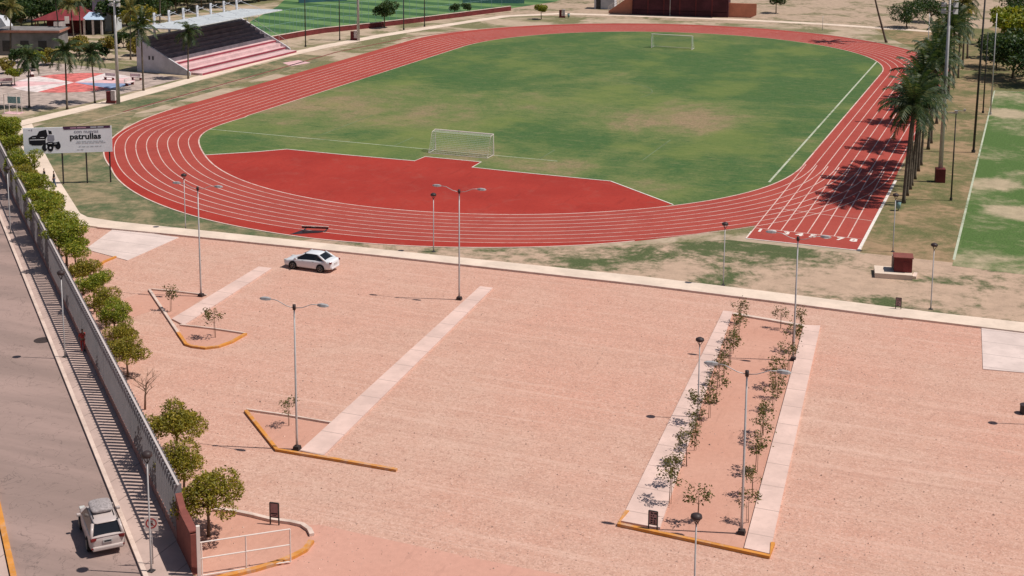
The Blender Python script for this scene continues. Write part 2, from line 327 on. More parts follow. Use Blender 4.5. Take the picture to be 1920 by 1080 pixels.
ORD = ['first', 'second', 'third', 'fourth', 'fifth', 'sixth', 'seventh', 'eighth', 'ninth', 'tenth', 'eleventh', 'twelfth', 'thirteenth', 'fourteenth', 'fifteenth', 'sixteenth', 'seventeenth', 'eighteenth', 'nineteenth', 'twentieth', 'twenty-first', 'twenty-second', 'twenty-third', 'twenty-fourth', 'twenty-fifth', 'twenty-sixth', 'twenty-seventh', 'twenty-eighth', 'twenty-ninth', 'thirtieth', 'thirty-first', 'thirty-second', 'thirty-third', 'thirty-fourth', 'thirty-fifth', 'thirty-sixth']
def P2(*ps): return [G(*p) for p in ps]

# ------------------------------------------------------------------ ground sheets
def rect(x0, y0, x1, y1): return [(x0, y0), (x1, y0), (x1, y1), (x0, y1)]
struct(MB().poly(rect(-420, -60, 220, 620), 0), 'ground', 'ground')
# fence axis
FA, FB = Vector((-105.7, 117.3, 0)), Vector((-36.2, 52.0, 0)); FD = (FB - FA).normalized(); FN = Vector((-FD.y, FD.x, 0))   # FN: towards the lot
if FN.x < 0: FN = -FN
lotpoly = [FB + FD * 30, FB, FA + FD * 28, (-86, 101.9), (-72, 102.6), (-53, 103.6), (-29, 104.6), (-3, 104.5), (40, 104.6), (60, 104.6), (60, 0), (-20, 0)]
struct(MB().poly(lotpoly, .004), 'parking_lot', 'gravel')
struct(MB().poly(P2((480, 1010), (560, 985), (600, 984), (700, 1006), (830, 1034), (960, 1061), (1090, 1085), (1400, 1170), (1500, 1300), (300, 1300), (380, 1082), (520, 1050)), .008), 'driveway', 'drive')
# road and sidewalk
KA, KB = Vector((-90.7, 100.3, 0)), Vector((-39.2, 51.6, 0)); KD = (KB - KA).normalized()
ka, kb = KA - KD * 90, KB + KD * 50
RN = -FN
struct(MB().poly([ka, kb, kb + RN * 9.2, ka + RN * 9.2], .004), 'road', 'asphalt')
fa, fb = FA - FD * 70, FB + FD * 60
struct(MB().prism([ka - RN * .24, kb - RN * .24, fb - FN * .15, fa - FN * .15], 0, .14), 'sidewalk', 'walk')
struct(MB().kerb([ka - RN * .12, kb - RN * .12], .23, 0, .155), 'sidewalk_kerb', 'kerb')
ym = [Vector((-49.0, 53.1, 0)), Vector((-45.0, 49.3, 0))]; yd = (ym[1] - ym[0]).normalized()
struct(MB().kerb([ym[0] - yd * 60, ym[1] + yd * 20], .28, 0, .15), 'median_kerb', 'yellow')
struct(MB().poly([ym[0] - yd * 60 + RN * .2, ym[1] + yd * 20 + RN * .2, ym[1] + yd * 20 + RN * 25, ym[0] - yd * 60 + RN * 25], .05), 'median', 'walk')
# green verge strips
struct(MB().poly([(-108.2, 121), (-97, 112.6), (-84.5, 103.5), (-72, 104.4), (-62, 105), (-60, 107), (-66, 109), (-100, 127), (-112, 150), (-112, 205), (-119, 205), (-118.6, 150), (-118, 136)], .004), 'verge', 'verge_green')
struct(MB().poly([(-62, 104.9), (-41, 105.9), (-19, 106.4), (40, 106.4), (40, 124), (-13, 124), (-14, 120.5), (-26, 120.5), (-36, 114), (-47, 108.6), (-60, 107)], .004), 'front_verge', 'verge')
struct(MB().poly([(-14.4, 121), (40, 121), (40, 200), (-5, 290), (-40, 300), (-26, 262), (-15, 240)], .006), 'dry_grass_strip', 'strip')
struct(MB().poly([(-6.6, 120), (60, 116), (60, 214), (-7.3, 214)], .012), 'practice_field', 'field2')
struct(MB().ribbon([(-6.6, 121.9), (-7.3, 214), (60, 217)], .22, .016), 'practice_field_lines', 'chalk')
# promenade and paths
up = [(-86, 104.4), (-80.5, 104.0), (-72.8, 104.4), (-65.7, 104.8), (-54, 105.3), (-41.4, 106.0), (-30, 106.6), (-19.7, 106.6), (-7.4, 106.4), (0, 106.6), (60, 106.6)]
lo = [(-86, 101.9), (-80.7, 101.8), (-72.7, 102.5), (-64.6, 103.0), (-53.3, 103.7), (-40.6, 104.2), (-29.3, 104.6), (-19.2, 104.5), (-9, 104.3), (0, 104.4), (60, 104.4)]
mb = MB()
for i in range(len(up) - 1): mb.prism([lo[i], lo[i + 1], up[i + 1], up[i]], 0, .15)
struct(mb, 'promenade', 'path')
struct(MB().kerb([(p[0], p[1] - .08) for p in lo[1:9]], .14, 0, .165), 'promenade_kerb', 'kerb')
lp = P2((100, 382), (66, 318), (20, 243), (60, 232), (80, 280), (112, 340), (150, 400), (175, 413), (215, 418), (190, 429), (140, 424))
struct(MB().poly(lp, .02), 'garden_path', 'path')
lw = [(-121.5, 133), (-120.6, 145), (-120.0, 154.5), (-120.4, 175), (-121, 197.6), (-119.6, 215), (-117.0, 232), (-112.0, 252), (-107, 270), (-98, 279), (-80, 282), (-60, 284), (-44, 284), (-30, 282), (-16, 280)]
struct(MB().ribbon(lw, 2.6, .016), 'trackside_path', 'path')
struct(MB().ribbon([(-114.0, 150), (-114.0, 190), (-114.4, 210), (-111, 232), (-106, 245)], .4, .02), 'drain_channel', 'redwall')
struct(MB().ribbon([(-113.55, 140), (-113.6, 182)], .1, .02), 'drain_edge', 'kerb')

struct(MB().poly(P2((530, 118), (560, 113), (582, 118), (545, 124)), .02), 'jump_pad', 'plazapink')
# far sandy yard
struct(MB().poly([(-112, 268), (-104, 272), (-96, 275), (-30, 280), (-12, 290), (10, 420), (-150, 420), (-112, 310)], .008), 'sandy_yard', m_patchy('sandy_earth', .38, .52, (.15, .14, .065), (.43, .31, .225)))

# ------------------------------------------------------------------ track
CX, RI, CYN, CYF = -60.95, 36.25, 154.3, 224.2
OUT = [(0, 46.2), (49, 47.5), (65, 47.9), (108, 48.1), (141, 48.6), (165, 49.0), (180, 48.3), (212, 47.4), (223, 46.6), (240, 47.2), (255, 47.7), (270, 47.9), (282, 47.6), (300, 46.8), (316, 45.6), (330, 46.0), (360, 46.2)]
def interp(t, x):
    for (a, va), (b, vb) in zip(t, t[1:]):
        if a <= x <= b: return va + (vb - va) * (x - a) / (b - a)
    return t[-1][1]
ST = []   # stations: inner radius r, outer radius, centre y, angle
for i in range(0, 91): ST.append((180 + 2 * i, CYN))
for i in range(0, 91): ST.append((2 * i, CYF))
def rin(a, cy):
    a = a % 360 if a != 360 else 360
    if cy == CYN: return RI - .35 + 1.5 * math.exp(-((a - 198) / 14) ** 2) + .5 * math.exp(-((a - 335) / 20) ** 2) + (.35 if a == 180 else 0)
    return RI - .7 * math.sin(R(a)) ** 2
def tp(a, cy, r): return (CX + r * math.cos(R(a)), cy + r * math.sin(R(a)))
IN = [tp(a, cy, rin(a, cy)) for a, cy in ST]; OU = [tp(a, cy, interp(OUT, a)) for a, cy in ST]
mb = MB(); n = len(ST)
mb.add([(x, y, .010) for x, y in IN] + [(x, y, .010) for x, y in OU], [(i, (i + 1) % n, n + (i + 1) % n, n + i) for i in range(n)])
struct(mb, 'running_track', 'track')
near = [i for i, (a, cy) in enumerate(ST) if cy == CYN and 196 <= a <= 330]
mb = MB()
def ap(a, k): return tp(a, CYN, rin(a, CYN) + 9.82 if k == 0 else max(interp(OUT, a) - .02, rin(a, CYN) + 9.83))
A0 = [ap(ST[i][0], 0) for i in near]; A1 = [ap(ST[i][0], 1) for i in near]
mb.add([(x, y, .014) for x, y in A0 + A1], [(i, i + 1, len(near) + i + 1, len(near) + i) for i in range(len(near) - 1)])
struct(mb, 'track_apron', 'apron')
struct(MB().poly([p for p in IN], .010), 'football_pitch', 'pitch')
mb = MB()
for k in range(9):
    pts = [tp(a, cy, rin(a, cy) + 1.22 * k) for a, cy in ST]
    mb.ribbon(pts, .10 if k else .16, .018, True)
struct(mb, 'lane_lines', 'line')
struct(MB().kerb(OU[:64], .16, 0, .05), 'track_kerb', 'kerb')
struct(MB().kerb(OU[96:], .16, 0, .05), 'track_edge_kerb', 'kerb')
# start chute
X0 = -24.62
struct(MB().poly(rect(X0, 121.5, -14.7, 154), .014), 'start_straight', 'track')
mb = MB()
for k in range(8): mb.ribbon([(X0 + .03 + 1.215 * k, 125.4 if k else 121.5), (CX + RI + 1.22 * k, 154)], .10, .020)
mb.ribbon([(X0, 125.4), (-14.8, 125.4)], .10, .0215); mb.ribbon([(X0 + .5, 133.4), (-14.8, 132.2)], .10, .0225)
for k in range(9):   # bend lanes crossing the chute
    mb.ribbon([tp(a, CYN, rin(a, CYN) + 1.22 * k) for a in range(318, 361, 3) if tp(a, CYN, rin(a, CYN) + 1.22 * k)[0] > X0 - .2 and tp(a, CYN, rin(a, CYN) + 1.22 * k)[0] < -14.8] or [(X0, 130), (X0, 130.1)], .08, .024)
struct(mb, 'start_lane_lines', 'line')
struct(MB().kerb([(X0, 124), (X0, 121.5), (-14.7, 121.5)], .14, 0, .05), 'start_kerb', 'white')
struct(MB().kerb([(-14.6, 121.4), (-14.5, 150)], .26, 0, .06), 'start_side_kerb', 'white')
for k in range(8):
    me = text_mesh(str(k + 1), 1.35, .05, ext=.001); me.materials.append(M['white'])
    o = bpy.data.objects.new('lane_number', me); COL.objects.link(o); o.location = (X0 + .65 + 1.215 * k, 124.7, .02); o.scale = (1, 1, 1); o['kind'] = 'structure'
# D-shaped apron inside the near bend
dl = [Vector((*tp(218.5, CYN, rin(218.5, CYN)), 0))] + P2((480, 285), (537, 280), (640, 290), (777, 302), (797, 294), (902, 304), (885, 314), (960, 322), (1145, 340), (1262, 384))
arc = [tp(a, CYN, rin(a, CYN) - .05) for a in range(316, 219, -3)]
struct(MB().poly([(p[0], p[1]) for p in dl] + arc, .014), 'bend_apron', 'apron')
struct(MB().kerb([p for p in dl], .16, 0, .04), 'bend_apron_kerb', 'white')
# pitch markings
GX, GY0, GY1 = -62.4, 144.7, 236.9
zl = .016
def L(m, a, b, w=.13): m.ribbon([a, b], w, zl)
mb = MB(); L(mb, (-97, 144.7), (-51, 144.7), .15); L(mb, (-26.9, 144), (-26.9, 236), .24)
struct(mb, 'pitch_markings', 'chalk')
mb = MB(); L(mb, (-34, 236.9), (-27.3, 236.9)); L(mb, (-34, 190.8), (-27.2, 190.8))
L(mb, (GX - 20.16, 146), (GX - 20.16, 161)); L(mb, (GX + 20.16, 149), (GX + 20.16, 161))
for sx in (-9.16, 9.16): L(mb, (GX + sx, 145), (GX + sx, 150.2))
L(mb, (GX - 20.16, 221), (GX - 20.16, 229)); L(mb, (GX - 18, 220.6), (GX - 3, 220.6))
mb.ribbon([(GX + 9.15 * math.cos(R(a)), 190.8 + 9.15 * math.sin(R(a))) for a in range(-20, 100, 8)], .13, zl)
struct(mb, 'worn_pitch_markings', 'faint')

# ------------------------------------------------------------------ concrete strips, pads, planters
def strip(name, pts, mat='slab', h=.12): struct(MB().prism(P2(*pts), 0, h), name, mat)
strip('divider_walk', [(485, 502), (510, 505), (345, 612), (322, 600)]); strip('divider_walk', [(900, 539), (924, 542), (606, 857), (562, 848)])
strip('planter_walk', [(1356, 585), (1374, 587), (1237, 994), (1163, 980)]); strip('planter_walk', [(1507, 612), (1538, 613), (1443, 1042), (1395, 1031)])
strip('entrance_pad', [(215, 428), (335, 446), (239, 489), (160, 468)], 'pad', .05); strip('entrance_pad', [(1840, 615), (1990, 622), (1990, 706), (1843, 693)], 'pad', .05)
struct(MB().poly(P2((1374, 590), (1507, 616), (1395, 1029), (1238, 995)), .012), 'planter_soil', 'soil')
struct(MB().kerb(P2((1374, 590), (1440, 601), (1507, 613)), .35, 0, .14), 'planter_back_kerb', 'kerb')
struct(MB().kerb(P2((1176, 962), (1159, 986), (1443, 1047), (1449, 1022)), .22, 0, .17), 'planter_front_kerb', 'yellow')
struct(MB().poly(P2((462, 774), (520, 844), (575, 848), (622, 796)), .012), 'bed_soil', 'soil')
struct(MB().kerb(P2((461, 773), (519, 846), (640, 866), (744, 884)), .22, 0, .16), 'bed_front_kerb', 'yellow')
struct(MB().kerb(P2((463, 770), (540, 781), (622, 795)), .14, 0, .13), 'bed_back_kerb', 'kerb')
struct(MB().poly(P2((282, 546), (322, 601), (384, 556)), .012), 'bed_soil', 'soil')
struct(MB().kerb(P2((280, 545), (310, 590), (334, 626)), .2, 0, .15), 'bed_front_kerb', 'kerb')
struct(MB().kerb(P2((284, 544), (330, 548), (388, 555)), .14, 0, .13), 'bed_back_kerb', 'kerb')
arcp = P2((334, 626), (349, 648), (362, 652), (385, 655), (410, 652), (435, 643), (461, 628))
struct(MB().poly(P2((335, 610), (461, 627), (435, 642), (410, 651), (385, 654), (362, 651), (349, 647)), .012), 'bed_soil', 'soil')
struct(MB().kerb(arcp, .22, 0, .16), 'bed_front_kerb', 'yellow')
struct(MB().kerb(P2((338, 611), (400, 618), (460, 627)), .14, 0, .13), 'bed_back_kerb', 'kerb')
struct(MB().poly(P2((232, 560), (280, 545), (300, 578), (240, 598)), .010), 'bed_soil', 'soil')
struct(MB().poly(P2((160, 474), (214, 482), (180, 500), (165, 505)), .010), 'bed_soil', 'soil')
struct(MB().kerb(P2((217, 483), (196, 492), (180, 503)), .2, 0, .14), 'bed_front_kerb', 'yellow')
isl = P2((400, 958), (437, 961), (475, 969), (507, 977), (545, 982), (567, 987), (580, 996), (585, 1006), (584, 1018), (572, 1034), (550, 1046), (520, 1058), (480, 1070), (430, 1082), (400, 1090))
struct(MB().poly([FB + FN * .6 - FD * 4] + isl + [FB + FD * 1.5], .012), 'island_soil', 'soil')
struct(MB().kerb(isl[:8], .25, 0, .17), 'island_kerb', 'kerb'); struct(MB().kerb(isl[8:], .3, 0, .17), 'island_front_kerb', 'yellow')

# ------------------------------------------------------------------ perimeter fence, wall, gate
FH = 3.15
flen = (FB - FA).length + 14; f0 = FA - FD * 18; fang = math.atan2(FD.y, FD.x)
E0 = G(335, 910, FH); fl = (E0 - f0).dot(FD)
t = thing('slat_fence', 'long grey metal slat fence between the road sidewalk and the gravel lot', 'fence', f0, fang)
MB().box((fl / 2, 0, .35), (fl, .32, .7)).build('plinth', 'fence_lo', t)
mb = MB()
k = .3
while k < fl - .1: mb.box((k, 0, (FH + .7) / 2), (.045, .38, FH - .7)); k += .47
mb.build('slats', 'fence', t)
MB().box((fl / 2, 0, FH + .02), (fl, .12, .04)).build('top_rail', 'cap', t)
for k in range(12): MB().box((3 + k * (fl - 6) / 11, 0, FH / 2), (.06, .375, FH - .02)).build('post', 'fence', t)
t = thing('red_wall', 'low dark red masonry wall running from the fence end to the white gate', 'wall', f0 + FD * fl, fang)
e1 = (G(366, 1078) - (f0 + FD * fl)).dot(FD)
me = MB(); me.add([(0, -.16, 0), (e1, -.16, 0), (e1, .16, 0), (0, .16, 0), (0, -.16, 2.75), (.9, -.16, 2.3), (.9, .16, 2.3), (0, .16, 2.75), (e1, -.16, 2.1), (e1, .16, 2.1)],
     [(3, 2, 1, 0), (4, 5, 6, 7), (5, 8, 9, 6), (0, 1, 8, 5, 4), (2, 3, 7, 6, 9), (1, 2, 9, 8), (3, 0, 4, 7)]); me.build('wall_body', 'redwall', t)
MB().box((e1 / 2 + .45, 0, 2.22), (e1 - 1.0, .40, .07)).build('coping', 'redwall', t)
gb = G(374, 1084); gate_dir = (G(545, 1057) - gb); gl = gate_dir.length; ga = math.atan2(gate_dir.y, gate_dir.x)
gh = HT(G(545, 1057), 992)
t = thing('swing_gate', 'open white tubular swing gate at the lot entrance beside the red wall', 'gate', gb, ga)
MB().box((0, 0, 1.35), (.17, .17, 2.7)).build('gate_post', 'whitepaint', t)
mb = MB()
for z in (.12, gh * .55, gh): mb.tube([(.08, 0, z), (gl, 0, z)], .035)
for xx in (.14, gl * .51, gl): mb.tube([(xx, 0, .1), (xx, 0, gh)], .035)
mb.build('gate_frame', 'whitepaint', t)

# ------------------------------------------------------------------ lamps
def post_lamp(label):
    t = thing('post_top_lamp', label, 'street lamp', group='post-top lamps')
    MB().tube([(0, 0, 0), (0, 0, .5), (0, 0, 4.75)], [.055, .048, .036]).build('pole', 'galv', t, True)
    MB().box((0, 0, .02), (.3, .3, .04)).build('base_plate', 'darksteel', t)
    mb = MB()
    for a in (0, 1, 2): mb.tube([(0, 0, 4.72), (.2 * math.cos(a * 2.094), .2 * math.sin(a * 2.094), 5.05)], .02, 6)
    mb.build('bracket', 'lampdark', t)
    MB().tube([(0, 0, 5.02), (0, 0, 5.08), (0, 0, 5.2), (0, 0, 5.28)], [.20, .27, .25, .10], 14).build('lamp_head', 'lampdark', t, True)
    return t
def double_lamp(label):
    t = thing('double_arm_lamp', label, 'street lamp', group='double-arm street lamps')
    MB().tube([(0, 0, 0), (0, 0, 1), (0, 0, 8.75)], [.08, .07, .045]).build('pole', 'galv', t, True)
    MB().box((0, 0, .12), (.42, .42, .24), taper=.8).build('footing', 'manhole', t)
    for s in (-1, 1):
        a = MB().tube([(0, 0, 8.65), (s * .5, 0, 8.72), (s * 1.1, 0, 8.98), (s * 1.55, 0, 9.02)], .024, 6).build('arm', 'galv', t, True)
        MB().add(*lamp_head_geo(s)).build('lamp_head', 'galv', t, False)
    MB().tube([(0, 0, 8.55), (0, 0, 8.85)], .10, 8).build('cap', 'lampdark', t, True)
    return t
def lamp_head_geo(s):
    pts = []
    for x, wy, z0, z1 in ((1.5, .07, 8.96, 9.06), (1.75, .15, 8.94, 9.10), (2.05, .14, 8.95, 9.08), (2.2, .06, 8.98, 9.03)):
        pts += [(s * x, -wy, z0), (s * x, wy, z0), (s * x, wy * .7, z1), (s * x, -wy * .7, z1)]
    fs = [(0, 1, 2, 3), (12, 13, 14, 15)]
    for i in range(3):
        for k in range(4): fs.append((4 * i + k, 4 * i + (k + 1) % 4, 4 * i + 4 + (k + 1) % 4, 4 * i + 4 + k))
    return pts, fs
DL = [((861, 562), 'double-arm lamp beside the far end of the long central concrete strip'), ((557, 843), 'double-arm lamp in the yellow-edged bed at the near end of the long strip'),
      ((1390, 1001), 'double-arm lamp in the front right corner of the sapling planter'), ((377, 556), 'double-arm lamp at the small bed beside the short concrete strip'),
      ((1487, 676), 'double-arm lamp towards the back right of the sapling planter')]
proto = None
for (px, lb) in DL:
    p = G(*px)
    if proto is None: proto = double_lamp(lb); proto.location = p; proto.rotation_euler = (0, 0, .05)
    else: dup(proto, p, .05, lb)
PL = [((1308, 785), 'short post lamp on the left edge of the sapling planter'), ((1300, 1165), 'short post lamp in front of the yellow planter kerb, foot below the frame'), ((813, 472), 'short post lamp at the track edge near the centre'),
      ((1356, 535), 'short post lamp on the patchy verge between track bend and planter'), ((1745, 580), 'short post lamp right of the red pump box'), ((348, 430), 'short post lamp on the verge behind the short concrete strip'),
      ((122, 673), 'short post lamp on the road sidewalk near the person in red'), ((20, 440), 'short post lamp on the road sidewalk farthest up the road'), ((284, 1076), 'short post lamp on the road sidewalk behind the parked car'),
      ((1674, 472), 'short post lamp on the dry grass right of the start line'), ((1952, 797), 'short post lamp just outside the right edge whose shadow falls on the gravel')]
proto = None
for (px, lb) in PL:
    p = G(*px); onwalk = px[0] < 300 and 'sidewalk' in lb
    if onwalk: p.z = .14
    if proto is None: proto = post_lamp(lb); proto.location = p
    else: dup(proto, p, 0, lb, scale=(1, 1, 1.17) if onwalk else 1.0)
# flood light towers
def tower(name, label, b, h, r, heads, basebox):
    t = thing(name, label, 'floodlight tower', b, 0, 'floodlight towers')
    MB().tube([(0, 0, 0), (0, 0, h * .5), (0, 0, h)], [r, r * .75, r * .5], 12).build('mast', 'galv', t, True)
    if basebox: MB().box((0, 0, .75), (1.0, 1.0, 1.5), .2).build('base_block', 'darkred', t, bevel=.03)
    mb = MB()
    for i in range(heads): mb.box((0, -.1, h - .2 - i * .7), (1.7, .08, .08), .4)
    mb.build('crossarms', 'galv', t)
    for i in range(heads):
        for s in (-1, 1):
            f = MB().add([(s * .6 - .25, -.2, h - .45 - i * .7), (s * .6 + .25, -.2, h - .45 - i * .7), (s * .6 + .25, .1, h + .05 - i * .7), (s * .6 - .25, .1, h + .05 - i * .7),
                          (s * .6 - .15, .25, h - .5 - i * .7), (s * .6 + .15, .25, h - .5 - i * .7), (s * .6 + .15, .35, h - .15 - i * .7), (s * .6 - .15, .35, h - .15 - i * .7)],
                         [(0, 1, 2, 3), (7, 6, 5, 4), (0, 4, 5, 1), (1, 5, 6, 2), (2, 6, 7, 3), (3, 7, 4, 0)]).build('floodlight', 'lens', t)
    return t
tower('floodlight_tower', 'tall grey floodlight tower with dark red base beside the palms', G(1762, 341), 20.6, .25, 4, True)
tower('floodlight_tower', 'tall grey floodlight tower by the path left of the grandstand', G(222, 195), 14.6, .27, 2, False)
tower('floodlight_tower', 'floodlight tower between grandstand and low red wall', G(672, 76), 15.0, .28, 2, False)
def pole(label, px, top, r, tilt=0, mat='darksteel'):
    b = G(*px); h = HT(b, top) if top is not None else 14
    t = thing('utility_pole', label, 'pole', b)
    MB().tube([(0, 0, 0), (tilt * .5, 0, h * .5), (tilt, 0, h)], [r, r * .85, r * .6], 8).build('shaft', mat, t, True)
    MB().tube([(0, 0, 0), (0, 0, .3)], r * 1.6, 8).build('foot', mat, t)
    return t
pole('tall dark pole on the dry strip beside the practice field', (1825, 286), -60, .14, .3)
pole('pair of far poles by the shaded trees, the left one', (1843, 212), 60, .10); pole('pair of far poles by the shaded trees, the right one', (1857, 215), 25, .10, 0, 'galv')
t = pole('slim dark lamp pole with small camera arms between tower and practice field', (1783, 376), 212, .085)
h = HT(G(1783, 376), 212)
mb = MB(); mb.box((-.35, 0, h), (.7, .08, .08)); mb.box((.45, 0, h + .25), (.8, .06, .06)); mb.box((.8, 0, h + .35), (.2, .2, .22)); mb.box((0, 0, h + .12), (.3, .3, .3)); mb.build('camera_arms', 'galv', t)
for px, lb in (((637, 76), 'net pole at the corner of the low red wall, the left of four'), ((757, 56), 'net pole beside the dark round tree'), ((796, 50), 'net pole right of the dark round tree'), ((573, 88), 'net pole just right of the grandstand roof')):
    pole(lb, px, -30, .11)
pole('thin pale pole among the far palms', (1734, 190), 25, .07, 0, 'galv'); pole('thin pole in front of the hall opening', (1256, 30), -20, .09, 0, 'galv'); pole('thin pole on the verge right of the hall', (1542, 57), 30, .05, 0, 'galv')
def cabinet(label, px):
    t = thing('electrical_cabinet', label, 'cabinet', G(*px), .3, 'electrical cabinets')
    MB().box((0, 0, .15), (1.3, .7, .3)).build('base', 'darkred', t); MB().box((-.35, 0, .95), (.55, .5, 1.3)).build('housing', 'darkred', t, bevel=.02); MB().box((.3, 0, 1.05), (.6, .4, 1.4)).build('panel', 'plazawhite', t, bevel=.02)
cabinet('dark red and white cabinet at the foot of the tower left of the grandstand', (209, 193)); cabinet('dark red and white cabinet at the foot of the tower right of the grandstand', (664, 75)); cabinet('dark cabinet beside the small tree left of the hall', (1054, 33))

# ------------------------------------------------------------------ signs
def frame_sign(label, a, b, top, kind):
    A, B = G(*a), G(*b); d = B - A; wd = d.length; h = HT(A, top)
    t = thing('frame_sign', label, 'sign', A, math.atan2(d.y, d.x))
    for x in (0, wd): MB().box((x, 0, h / 2), (.06, .06, h)).build('leg', 'darksteel', t)
    MB().box((wd / 2, 0, h * .66), (wd - .06, .04, h * .62)).build('panel', 'signpanel', t)
    mb = MB()
    for z in (h, h * .35): mb.box((wd / 2, 0, z), (wd, .06, .05))
    mb.build('rails', 'darksteel', t)
    mb = MB(); random.seed(kind)
    if kind == 1: mb.box((wd / 2, -.026, h * .52), (wd - .12, .01, .06)); mb.box((wd / 2, -.026, h * .44), (wd - .25, .01, .03))
    else:
        for i, z in enumerate((.9, .78, .66, .54, .44)):
            x = .1
            while x < wd - .15:
                l = random.uniform(.06, .14); mb.box((x + l / 2, -.026, h * z), (l, .01, h * .06)); x += l + .05
    mb.build('print', 'ink', t)
    return t
frame_sign('framed board sign on two legs at the back kerb of the entrance island', (507, 983), (523, 985), 942, 1)
frame_sign('framed sign with dark lettering at the front left corner of the sapling planter', (1216, 995), (1232, 998), 957, 2)
frame_sign('small framed sign on the verge above the promenade at the right', (1679, 582), (1689, 583), 558, 3)
b = G(287, 1062); b.z = .14
t = thing('no_parking_sign', 'round red-ringed no parking sign with letter E on the road sidewalk', 'sign', b, .45)
MB().tube([(0, 0, 0), (0, 0, 2.35)], .03).build('pole', 'galv', t, True)
MB().box((0, -.035, 2.1), (.66, .015, .75)).build('plate', 'whitepaint', t)
mb = MB(); mb.ribbon([(.24 * math.cos(i * .314), .24 * math.sin(i * .314)) for i in range(20)], .06, .012, True); mb.ribbon([(-.17, .17), (.17, -.17)], .05, .0135)
o = mb.build('ring', 'signred', t); o.location = (0, -.035, 2.14); o.rotation_euler = (R(90), 0, 0)
me = text_mesh('E', .34, .01); me.materials.append(M['ink']); o = bpy.data.objects.new('letter', me); COL.objects.link(o); o.parent = t; o.location = (0, -.0475, 2.14); o.rotation_euler = (R(90), 0, 0)
# billboard
BA, BB = Vector((-98.3, 112.3, 0)), Vector((-90.6, 117.0, 0)); bd = (BB - BA); bl = bd.length; bang = math.atan2(bd.y, bd.x)
ptop = HT(BB, 236); pbot = HT(BB, 284); L0 = -.9; L1 = bl + .35
# find the panel ends from the photograph: left edge px 45, right edge px 209
def along(px_target):
    lo_, hi_ = -6., 20.
    for _ in range(50):
        m_ = (lo_ + hi_) / 2; q = BA + bd.normalized() * m_ + Vector((0, 0, (ptop + pbot) / 2 - CAM_H))
        if PPX + F_PX * q.dot(_r) / q.dot(_f) < px_target: lo_ = m_
        else: hi_ = m_
    return lo_
L0, L1 = along(44), along(210); bw = L1 - L0; bh = ptop - pbot
t = thing('billboard', 'white billboard with a pickup picture and the word patrullas, on four posts', 'billboard', BA, bang)
pz = pbot + bh / 2
MB().box(((L0 + L1) / 2, 0, pz), (bw, .12, bh)).build('panel', 'board', t)
for x in (along(62), along(115), along(160), along(204)): MB().box((x, .12, pbot / 2 + .5), (.14, .14, pbot + 1.0)).build('post', 'darksteel', t)
def bp(u, v): return (L0 + u * bw, pz - bh / 2 + v * bh)      # u,v on the panel
def flat(name, mat, polys, y=-.066):
    mb = MB()
    for pl in polys:
        pts = [bp(*q) for q in pl]; n = len(pts)
        mb.add([(x, y, z) for x, z in pts] + [(x, y - .006, z) for x, z in pts], [tuple(range(n, 2 * n)), tuple(range(n))[::-1]] + [(i, (i + 1) % n, n + (i + 1) % n, n + i) for i in range(n)])
    return mb.build(name, mat, t)
def rr(u0, v0, u1, v1): return [(u0, v0), (u1, v0), (u1, v1), (u0, v1)]
flat('header_band', 'purple', [[(.45, .97), (.46, .90), (.70, .915), (.985, .93), (.985, 1.03), (.45, 1.03)]])
flat('header_print', 'pinkprint', [rr(.53, .945, .60, .985), rr(.61, .945, .71, .99)], -.074); flat('header_print', 'paleprint', [rr(.76, .955, .83, .995), rr(.84, .955, .91, .995)], -.074)
flat('picture_truck', 'ink', [[(.06, .62), (.10, .70), (.155, .72), (.18, .87), (.26, .93), (.275, .70), (.25, .55), (.25, .40), (.20, .32), (.10, .33), (.065, .40)], [(.285, .90), (.32, .86), (.325, .75), (.29, .75)]])
flat('picture_truck_side', 'ink2', [[(.275, .72), (.345, .70), (.35, .52), (.33, .42), (.27, .5)]], -.068); flat('picture_chrome', 'board', [rr(.07, .53, .24, .555), rr(.10, .62, .14, .635), rr(.19, .62, .235, .64)], -.074)
def ring(u, v, ru, rv): return [(u + ru * math.cos(i * .524), v + rv * math.sin(i * .524)) for i in range(12)]
flat('picture_motorcycle', 'ink', [ring(.235, .23, .03, .14), ring(.30, .22, .035, .15), ring(.385, .28, .032, .13), [(.22, .35), (.28, .45), (.36, .42), (.40, .46), (.41, .36), (.36, .26), (.28, .28)]], -.075)
flat('picture_highlight', 'board', [rr(.25, .20, .262, .34), rr(.275, .38, .32, .40), rr(.345, .36, .375, .375), ring(.30, .22, .01, .04)], -.082)
for body, u, v, sz, mt, bo in (('con nuevas', .71, .815, .5, 'ink2', .006), ('patrullas', .70, .62, .84, 'ink', .025)):
    me = text_mesh(body, sz, bo); me.materials.append(M[mt]); o = bpy.data.objects.new('lettering', me); COL.objects.link(o); o.parent = t
    x, z = bp(u, v); o.location = (x, -.068, z); o.rotation_euler = (R(90), 0, 0); o.scale = (1.1, 1, 1)
random.seed(5); pol = []
for v, u0, u1 in ((.42, .60, .86), (.36, .59, .88), (.22, .62, .86), (.10, .60, .68)):
    u = u0
    while u < u1: l = random.uniform(.02, .06); pol.append(rr(u, v, u + l, v + .03)); u += l + .012
flat('small_print', 'paleprint', pol); flat('corner_mark', 'ink2', [rr(.095, .88, .105, .95), rr(.06, .91, .085, .93)])

